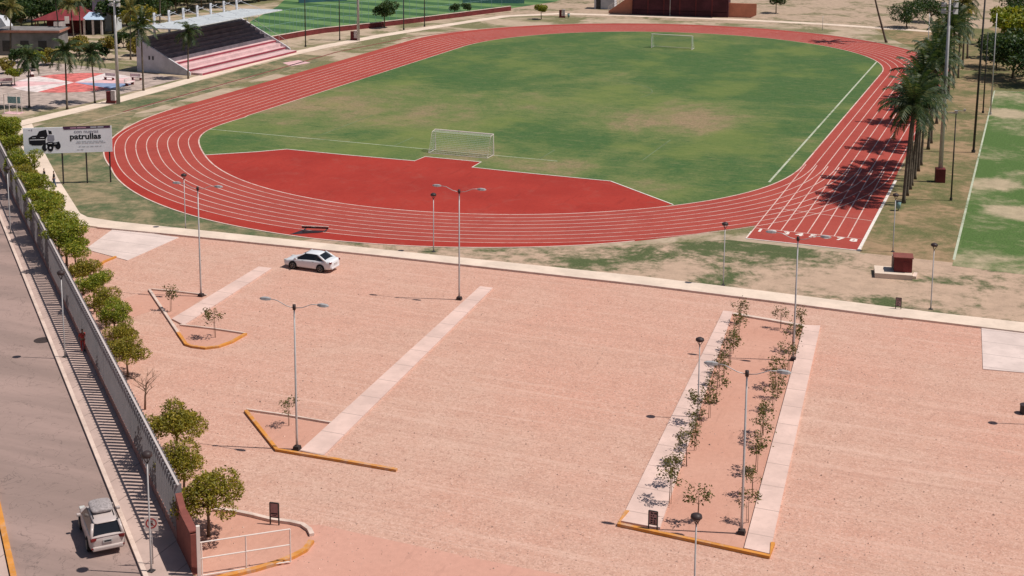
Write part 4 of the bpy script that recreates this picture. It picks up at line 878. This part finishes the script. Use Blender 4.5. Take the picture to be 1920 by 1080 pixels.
# ------------------------------------------------------------------ people
def person(label, loc, rz, top, legs, hair, stride=.18, scale=1.0):
    t = thing('person', label, 'person', loc, rz)
    def skin(name, verts, edges, rad, mat, parent):
        me = bpy.data.meshes.new(name); me.from_pydata(verts, edges, []); me.update(); o = bpy.data.objects.new(name, me); COL.objects.link(o)
        o.modifiers.new('skin', 'SKIN')
        for v, r_ in zip(me.skin_vertices[0].data, rad): v.radius = (r_, r_ * .8) if not isinstance(r_, tuple) else r_
        me.skin_vertices[0].data[0].use_root = True; s = o.modifiers.new('sub', 'SUBSURF'); s.levels = s.render_levels = 1
        nm = bpy.data.meshes.new_from_object(o.evaluated_get(bpy.context.evaluated_depsgraph_get())); bpy.data.objects.remove(o)
        nm.materials.clear(); nm.materials.append(M[mat]); nm.polygons.foreach_set('use_smooth', [True] * len(nm.polygons))
        o = bpy.data.objects.new(name, nm); COL.objects.link(o); o.parent = parent; return o
    s = stride
    V = [(0, 0, .95), (0, 0, 1.15), (0, 0, 1.38), (0, .0, 1.48), (0, .02, 1.62), (.01, .02, 1.74), (.10, 0, .88), (.10, s * .6, .48), (.10, s, .08), (.10, s + .16, .04), (-.10, 0, .88), (-.10, -s * .4, .48), (-.10, -s * 1.2, .10), (-.10, -s * 1.2 + .15, .05),
         (.19, 0, 1.40), (.24, -s * .5, 1.12), (.23, -s * .4 + .06, .88), (.23, -s * .4 + .10, .78), (-.19, 0, 1.40), (-.24, s * .6, 1.12), (-.23, s * .6 + .08, .88), (-.23, s * .6 + .12, .78)]
    Ed = [(0, 1), (1, 2), (2, 3), (3, 4), (4, 5), (0, 6), (6, 7), (7, 8), (8, 9), (0, 10), (10, 11), (11, 12), (12, 13), (2, 14), (14, 15), (15, 16), (16, 17), (2, 18), (18, 19), (19, 20), (20, 21)]
    Rr = [.13, .13, .15, .055, .09, .075, .085, .06, .045, .04, .085, .06, .045, .04, .06, .045, .035, .03, .06, .045, .035, .03]
    skin('body', V, Ed, Rr, 'skin', t)
    skin('shirt', [V[0], V[1], V[2], (0, 0, 1.43), V[14], V[15], V[18], V[19]], [(0, 1), (1, 2), (2, 3), (2, 4), (4, 5), (2, 6), (6, 7)], [.155, .155, .175, .09, .085, .065, .085, .065], top, t)
    skin('trousers', [(0, 0, .98), V[6], V[7], V[8], V[10], V[11], V[12]], [(0, 1), (1, 2), (2, 3), (0, 4), (4, 5), (5, 6)], [.15, .105, .08, .065, .105, .08, .065], legs, t)
    skin('hair', [(0, 0, 1.64), (0, 0, 1.76)], [(0, 1)], [.095, .08], hair, t)
    for x, y in ((.10, s + .05), (-.10, -s * 1.2 + .05)): MB().box((x, y, .05), (.10, .27, .09)).build('shoe', 'shoe', t, bevel=.03)
    t.scale = (scale,) * 3; return t
person('person in dark clothes walking on the pale path by the billboard, the left of two', G(84, 346), 2.5, 'cloth_dk', 'cloth_dk', 'hair', .12, 1.0)
person('person in black top and jeans at the billboard shadow, the right of two', G(102, 351), 2.3, 'cloth_dk', 'cloth_blue', 'hair', .15, 1.0)
b = G(156, 663); b.z = .14; person('person in a red top walking on the shaded sidewalk by the fence', b, .8, 'cloth_red', 'cloth_red', 'hair', .15, .95)

# ------------------------------------------------------------------ grandstand
t = thing('grandstand', 'concrete grandstand with sunlit pink lower steps and a white canopy roof', 'grandstand', (-123.4, 193.0, 0), R(-1.6))
# local: x = depth (negative = rear), y = length
Y0, Y1 = -14.2, 14.2; nstep = 9; dx, dz = .98, .53
mb = MB(); m2 = MB(); m3 = MB()
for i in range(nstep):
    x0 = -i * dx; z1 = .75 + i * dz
    (m2 if i < 3 else mb).box((x0 - dx / 2, 0, z1 / 2), (dx - .01, Y1 - Y0, z1))  # sunlit tone on the lowest steps, painted roof shade on the tiers above
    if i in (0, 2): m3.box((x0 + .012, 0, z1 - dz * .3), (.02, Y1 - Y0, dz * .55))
mb.build('upper_tiers', 'seat_shade', t); m2.build('lower_steps', 'seat_sunlit', t); m3.build('painted_risers', 'riserred', t)
for yy in (Y0 - .15, Y1 + .15):
    mb = MB(); pts = [(.8, 0), (.8, .5), (.1, .9), (-nstep * dx - .3, 5.3), (-nstep * dx - .3, 0)]; n = len(pts)
    mb.add([(x, yy - .15, z) for x, z in pts] + [(x, yy + .148, z) for x, z in pts], [tuple(range(n))[::-1], tuple(range(n, 2 * n))] + [(i, (i + 1) % n, n + (i + 1) % n, n + i) for i in range(n)]); wl = mb.build('end_wall', 'stand', t)
    if yy < 0:
        for x in (-6.7, -6.0): MB().box((x, yy - .16, 2.3), (.3, .04, .6)).build('window', 'darksteel', wl)
MB().box((-nstep * dx - .4, 0, 2.6), (.2, Y1 - Y0, 5.2)).build('rear_wall', 'stand', t); MB().box((1.5, 0, .18), (2.0, Y1 - Y0 - 1, .36)).build('front_step', 'seat_sunlit', t); MB().box((2.515, 0, .17), (.03, Y1 - Y0 - 1.2, .3)).build('front_riser', 'riserred', t)
xf, xr, zr = -.65, -9.0, 7.0
mb = MB(); mb.add([(xf, Y0 - .2, zr), (xf, Y1 + .2, zr), (xr, Y1 + .2, zr - .25), (xr, Y0 - .2, zr - .25), (xf, Y0 - .2, zr + .15), (xf, Y1 + .2, zr + .15), (xr, Y1 + .2, zr - .1), (xr, Y0 - .2, zr - .1)], [(3, 2, 1, 0), (4, 5, 6, 7), (0, 1, 5, 4), (1, 2, 6, 5), (2, 3, 7, 6), (3, 0, 4, 7)]); mb.build('roof', 'roofw', t)
mb = MB()
for i in range(24): yy = Y0 + i * (Y1 - Y0) / 23; mb.add([(xf + .01, yy - .03, zr + .155), (xf + .01, yy + .03, zr + .155), (xr, yy + .03, zr - .095), (xr, yy - .03, zr - .095), (xf + .01, yy, zr + .20), (xr, yy, zr - .05)], [(0, 1, 4), (3, 5, 2), (1, 2, 5, 4), (0, 4, 5, 3)])
mb.build('roof_ribs', 'lightwall', t)
for i in range(8):
    yy = Y0 + .8 + i * (Y1 - Y0 - 1.6) / 7; mm = MB().tube([(xr - .3, yy, 0), (xr - .3, yy, 8.7)], .20, 8).build('mast', 'lightwall', t, True); mb = MB(); mb.tube([(xr - .3, yy, 8.6), (-4.2, yy, 7.1)], .045, 5); mb.tube([(xr - .3, yy, 8.0), (xr - .3, yy + 1.8, 8.3)], .04, 5); mb.build('tie_rod', 'lightwall', mm)
mb = MB()
for i in range(6): mb.tube([(-i * 1.6 + .2, Y1 + .15, .85 + i * .8), (-i * 1.6 + .2, Y1 + .15, 1.8 + i * .8)], .03, 5)
mb.tube([(.2, Y1 + .15, 1.8), (-8, Y1 + .15, 5.9)], .03, 5); mb.build('handrail', 'galv', t)

# ------------------------------------------------------------------ plaza
pc = (-135.1, 166.4); PR = 8.8
struct(MB().poly([(-160, 150), (-126, 147), (-122.5, 152), (-122.5, 176), (-132, 178), (-160, 182)], .012), 'plaza_paving', 'plazagrey')
wed = [(10, 52, 'plazawhite'), (52, 118, 'plazared'), (118, 150, 'plazawhite'), (150, 188, 'plazapink'), (188, 228, 'plazawhite'), (228, 298, 'plazared'), (298, 330, 'plazablue'), (330, 370, 'plazapink')]
for k, (a0, a1, m) in enumerate(wed):
    struct(MB().poly([pc] + [(pc[0] + PR * math.cos(R(a + 46)), pc[1] + PR * math.sin(R(a + 46))) for a in range(a0, a1 + 1, 4 if (a1 - a0) % 4 == 0 else 2)], .018), 'plaza_floor_paint', m)
for i, (px, lb) in enumerate((((205, 150), 'red and white bench at the right of the painted plaza'), ((12, 160), 'bench at the left edge of the painted plaza'), ((243, 160), 'bench at the far right of the plaza near the palm'), ((60, 143), 'bench in the tree shade at the back left of the plaza'), ((256, 150), 'pale bench beside the grandstand shadow'))):
    t = thing('plaza_bench', lb, 'bench', G(*px), i * .8, 'plaza benches'); MB().box((0, 0, .45), (1.8, .5, .1)).build('seat', 'plazawhite', t, bevel=.02); MB().box((0, .27, .8), (1.8, .08, .45)).build('backrest', 'plazapink' if i % 2 else 'plazawhite', t)
    for s in (-.7, .7): MB().box((s, 0, .2), (.12, .45, .4)).build('leg', 'darkred', t)
b = G(25, 212); t = thing('play_frame', 'white play frame with teal panel on a red mat at the left', 'play frame', b, .2)
MB().box((0, 0, .02), (2.4, 1.6, .04)).build('mat', 'plazapink', t)
for x, y in ((-.9, -.6), (.9, -.6), (-.9, .6), (.9, .6)): MB().tube([(x, y, 0), (x, y, 2.6)], .05, 6).build('post', 'whitepaint', t)
MB().box((0, .3, 1.7), (1.8, .05, .9)).build('panel', 'teal', t); MB().tube([(-.9, -.6, 2.6), (.9, -.6, 2.6)], .05, 6).build('top_bar', 'whitepaint', t)

# ------------------------------------------------------------------ buildings at the upper left
c = G(62, 100); t = thing('low_building', 'long low grey building with a terracotta fascia behind the plaza', 'building', c, .38)
MB().box((0, 0, 1.9), (10.5, 5, 3.8)).build('wall', 'greywall', t); MB().box((0, 0, 4.05), (11.2, 5.8, .32)).build('fascia', 'terracotta', t); MB().box((0, 0, 4.25), (10.8, 5.4, .08)).build('roof', 'greywall', t)
for x in (-3.5, -.5, 2.5): MB().box((x, -2.52, 1.6), (1.4, .06, 1.8)).build('window', 'darksteel', t)
c = G(8, 92); t = thing('grey_tower_block', 'pale grey tall narrow block with sloping top at the left edge', 'building', c, .4)
mb = MB(); pts = [(-2.2, 0), (1.2, 0), (1.2, 4.0), (.2, 5.6), (-2.2, 6.0)]; n = 5
mb.add([(x, -1.5, z) for x, z in pts] + [(x, 1.5, z) for x, z in pts], [tuple(range(n)), tuple(range(n, 2 * n))[::-1]] + [((i + 1) % n, i, n + i, n + (i + 1) % n) for i in range(n)]); mb.build('wall', 'lightwall', t); MB().box((-.9, -1.53, 2.5), (1.6, .06, 3.2)).build('louvre', 'greywall', t)
for i, (px, lb, h, wd) in enumerate((((113, 84), 'blank white board on posts right of the low grey building, the larger', 4.1, 1.9), ((127, 72), 'small blank white board on a post behind the larger one', 4.0, .8))):
    b = G(*px); t = thing('white_board', lb, 'sign board', b, .75); MB().box((0, 0, h - .6), (wd, .1, 1.3)).build('panel', 'plazawhite', t); MB().box((-wd / 2 + .1, .06, h / 2), (.1, .1, h)).build('post', 'lightwall', t)
for i, (px, lb, s) in enumerate((((118, 64), 'red peaked canopy behind the low grey building, left of two', 4.6), ((152, 58), 'red peaked canopy behind the low grey building, right of two', 4.2))):
    b = G(*px); t = thing('red_canopy', lb, 'canopy', b, .4, 'red canopies'); MB().add([(-s, -s * .7, 3.0), (s, -s * .7, 3.0), (s, s * .7, 3.0), (-s, s * .7, 3.0), (0, 0, 4.8)], [(0, 1, 4), (1, 2, 4), (2, 3, 4), (3, 0, 4), (3, 2, 1, 0)]).build('cover', 'canopyred', t)
    for x in (-1, 1):
        for y in (-1, 1): MB().tube([(x * s * .9, y * s * .6, 0), (x * s * .9, y * s * .6, 3.05)], .09, 6).build('post', 'darkred', t)
    MB().box((0, s * .4, 1.2), (s * 1.5, .2, 2.4)).build('back_screen', 'darkred', t)
b = G(178, 64); t = thing('kiosk', 'small kiosk with pale blue hipped roof and white pillars', 'kiosk', b, .4)
MB().add([(-2, -1.5, 2.9), (2, -1.5, 2.9), (2, 1.5, 2.9), (-2, 1.5, 2.9), (-.9, 0, 4.2), (.9, 0, 4.2)], [(0, 1, 5, 4), (1, 2, 5), (2, 3, 4, 5), (3, 0, 4), (3, 2, 1, 0)]).build('roof', 'paleblue', t)
for x in (-1.6, 0, 1.6): MB().box((x, -1.1, 1.45), (.35, .35, 2.9)).build('pillar', 'plazawhite', t)
MB().box((0, .9, 1.4), (3.2, .9, 2.8)).build('wall', 'darksteel', t)
b = G(202, 56); t = thing('pale_shed', 'pale blue grey shed behind the left floodlight tower', 'building', b, .4); MB().box((0, 0, 3), (4.4, 4, 6)).build('wall', 'lightwall', t); MB().box((0, 0, 6.1), (4.8, 4.4, .2)).build('roof', 'roofw', t); MB().box((-1, -2.03, 2), (1.2, .06, 2.4)).build('door', 'greywall', t)

# ------------------------------------------------------------------ far field, low wall, hall
q = [G(505, 78), G(680, 56), G(935, 8)]
sA, sB = G(547, 35), G(700, 50); sdv = (sB - sA).normalized(); sn = Vector((-sdv.y, sdv.x, 0))
if sn.y < 0: sn = -sn
wallp = [(-131.9, 212.5), (-130.2, 224), (-128.6, 231), (-123.6, 241.6), (-118.4, 255.1), (-109.8, 279.8)]
# striped turf bounded by the wall line
base = [(p[0] - 2.4, p[1] + .6) for p in wallp]
mt = [MB(), MB()]
import itertools
def clip(poly, nx, ny, c):   # keep nx*x+ny*y <= c
    out = []
    for a, b in zip(poly, poly[1:] + poly[:1]):
        da, db = nx * a[0] + ny * a[1] - c, nx * b[0] + ny * b[1] - c
        if da <= 0: out.append(a)
        if (da < 0) != (db < 0) and da != db: f = da / (da - db); out.append((a[0] + (b[0] - a[0]) * f, a[1] + (b[1] - a[1]) * f))
    return out
turf = base + [(-107, 300), (-107, 380), *[tuple(G(*q_)[:2]) for q_ in ((560, -25), (520, 12), (470, 40), (452, 66))]]
c0 = min(sn.x * p[0] + sn.y * p[1] for p in turf); c1 = max(sn.x * p[0] + sn.y * p[1] for p in turf); k = 0; c = c0
while c < c1:
    pl = clip(clip(turf, sn.x, sn.y, c + 4.6), -sn.x, -sn.y, -c)
    if len(pl) > 2: mt[k % 2].poly(pl, .02)
    c += 4.6; k += 1
turf2 = [tuple(G(*q_)[:2]) for q_ in ((452, 66), (470, 40), (520, 12), (560, -25), (300, -20), (430, 60))]
struct(mt[0], 'striped_field', 'turfa'); struct(mt[1], 'striped_field_dark_bands', 'turfb')
struct(MB().ribbon([(p[0] - 1.3, p[1] + .3) for p in wallp], 1.9, .03), 'field_edge_path', 'path')
t = thing('low_red_wall', 'long low dark red wall along the edge of the striped field', 'wall', (0, 0, 0)); MB().kerb(wallp, .3, 0, .95).build('wall_body', 'darkred', t); MB().kerb(wallp, .42, .95, 1.03).build('coping', 'kerb', t)
t = thing('mesh_fence', 'thin tall green posts of the netting round the striped field', 'fence', (0, 0, 0))
for i in range(40):
    f = i / 39 * (len(wallp) - 1.001); j = int(f); x = wallp[j][0] + (wallp[j + 1][0] - wallp[j][0]) * (f - j) - 2.3; y = wallp[j][1] + (wallp[j + 1][1] - wallp[j][1]) * (f - j) + .6; MB().tube([(x, y, 0), (x, y, 5)], .035, 4, False).build('post', 'teal', t)
mb = MB()
for z in (.1, 2.5, 5): mb.tube([(p[0] - 2.3, p[1] + .6, z) for p in wallp], .02, 4, False)
mb.build('wires', 'teal', t)
t = thing('blue_hoarding', 'dark blue hoarding panels along the back of the striped field', 'hoarding', (0, 0, 0))
hp = [G(560, 6), G(650, 1)]; MB().kerb(hp, .2, 0, 2.6).build('panels', simple('hoarding_blue', (.05, .12, .15), .6, .2, .5), t); MB().kerb(hp, .26, 2.6, 2.7).build('rail', 'galv', t)
hx, hy = G(1185, 27), G(1365, 33); d = hy - hx; ha = math.atan2(d.y, d.x); hl = d.length
t = thing('sports_hall', 'dark red open fronted hall with orange side walls at the top centre', 'building', hx, ha)
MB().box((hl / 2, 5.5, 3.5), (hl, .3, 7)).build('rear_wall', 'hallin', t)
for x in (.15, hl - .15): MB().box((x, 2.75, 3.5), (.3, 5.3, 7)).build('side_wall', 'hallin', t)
MB().box((hl / 2, 2.4, 7.15), (hl + 1.5, 7.4, .3)).build('roof', 'roofw', t)
MB().box((hl / 2, .05, .5), (hl, .1, 1.0)).build('front_parapet', 'hallin', t); MB().box((hl / 2, 0, 4.1), (hl - .6, .12, 6)).build('shade_screen', 'hallin', t)  # dark screen fills the open front, standing in for the shade inside
mb = MB()
for i in range(1, 6): mb.box((hl * i / 6, -.075, 3.5), (.18, .03, 7))
mb.build('mullions', 'darkred', t)
for s, x0, x1 in (('l', -5.2, -.05), ('r', hl + .05, hl + 4.6)):
    mb = MB(); pts = [(x0, 0), (x1, 0), (x1, 4.2 if s == 'l' else 1.6), (x0, .5)] if s == 'l' else [(x0, 0), (x1, 0), (x1 + 1.2, .6), (x1 + 1.2, 3.0), (x0, 3.0)]
    n = len(pts); yy = .8; mb.add([(x, yy, z) for x, z in pts] + [(x, yy + .3, z) for x, z in pts], [tuple(range(n)), tuple(range(n, 2 * n))[::-1]] + [((i + 1) % n, i, n + i, n + (i + 1) % n) for i in range(n)]); mb.build('stair_wall', 'orange', t)
mb = MB()
for i in range(9): mb.tube([(-5.2 + i * .6, .75, .5 + i * .42), (-5.2 + i * .6, .75, 1.5 + i * .42)], .04, 5)
mb.tube([(-5.2, .75, 1.5), (-.3, .75, 4.9)], .05, 5); mb.tube([(-5.2, .75, 1.0), (-.3, .75, 4.4)], .04, 5); mb.build('stair_rail', 'whitepaint', t)
b = G(1135, 16); t = thing('grey_cabin', 'grey blue cabin left of the hall stairs', 'building', b, ha); MB().box((0, 0, 1.6), (4.5, 3, 3.2)).build('wall', 'lightwall', t); MB().box((0, 0, 3.25), (5, 3.4, .15)).build('roof', 'darksteel', t); MB().box((-1.3, -1.53, 1.1), (1.0, .06, 2.1)).build('door', 'darksteel', t)
b = G(925, 6); t = thing('teal_screen', 'teal mesh screen at the far corner of the striped field', 'screen', b, .3); MB().box((0, 0, 1.5), (14, .1, 3)).build('mesh', 'teal', t)
for x in (-7, 0, 7): MB().tube([(x, .1, 0), (x, .1, 3.2)], .07, 6).build('post', 'darksteel', t)
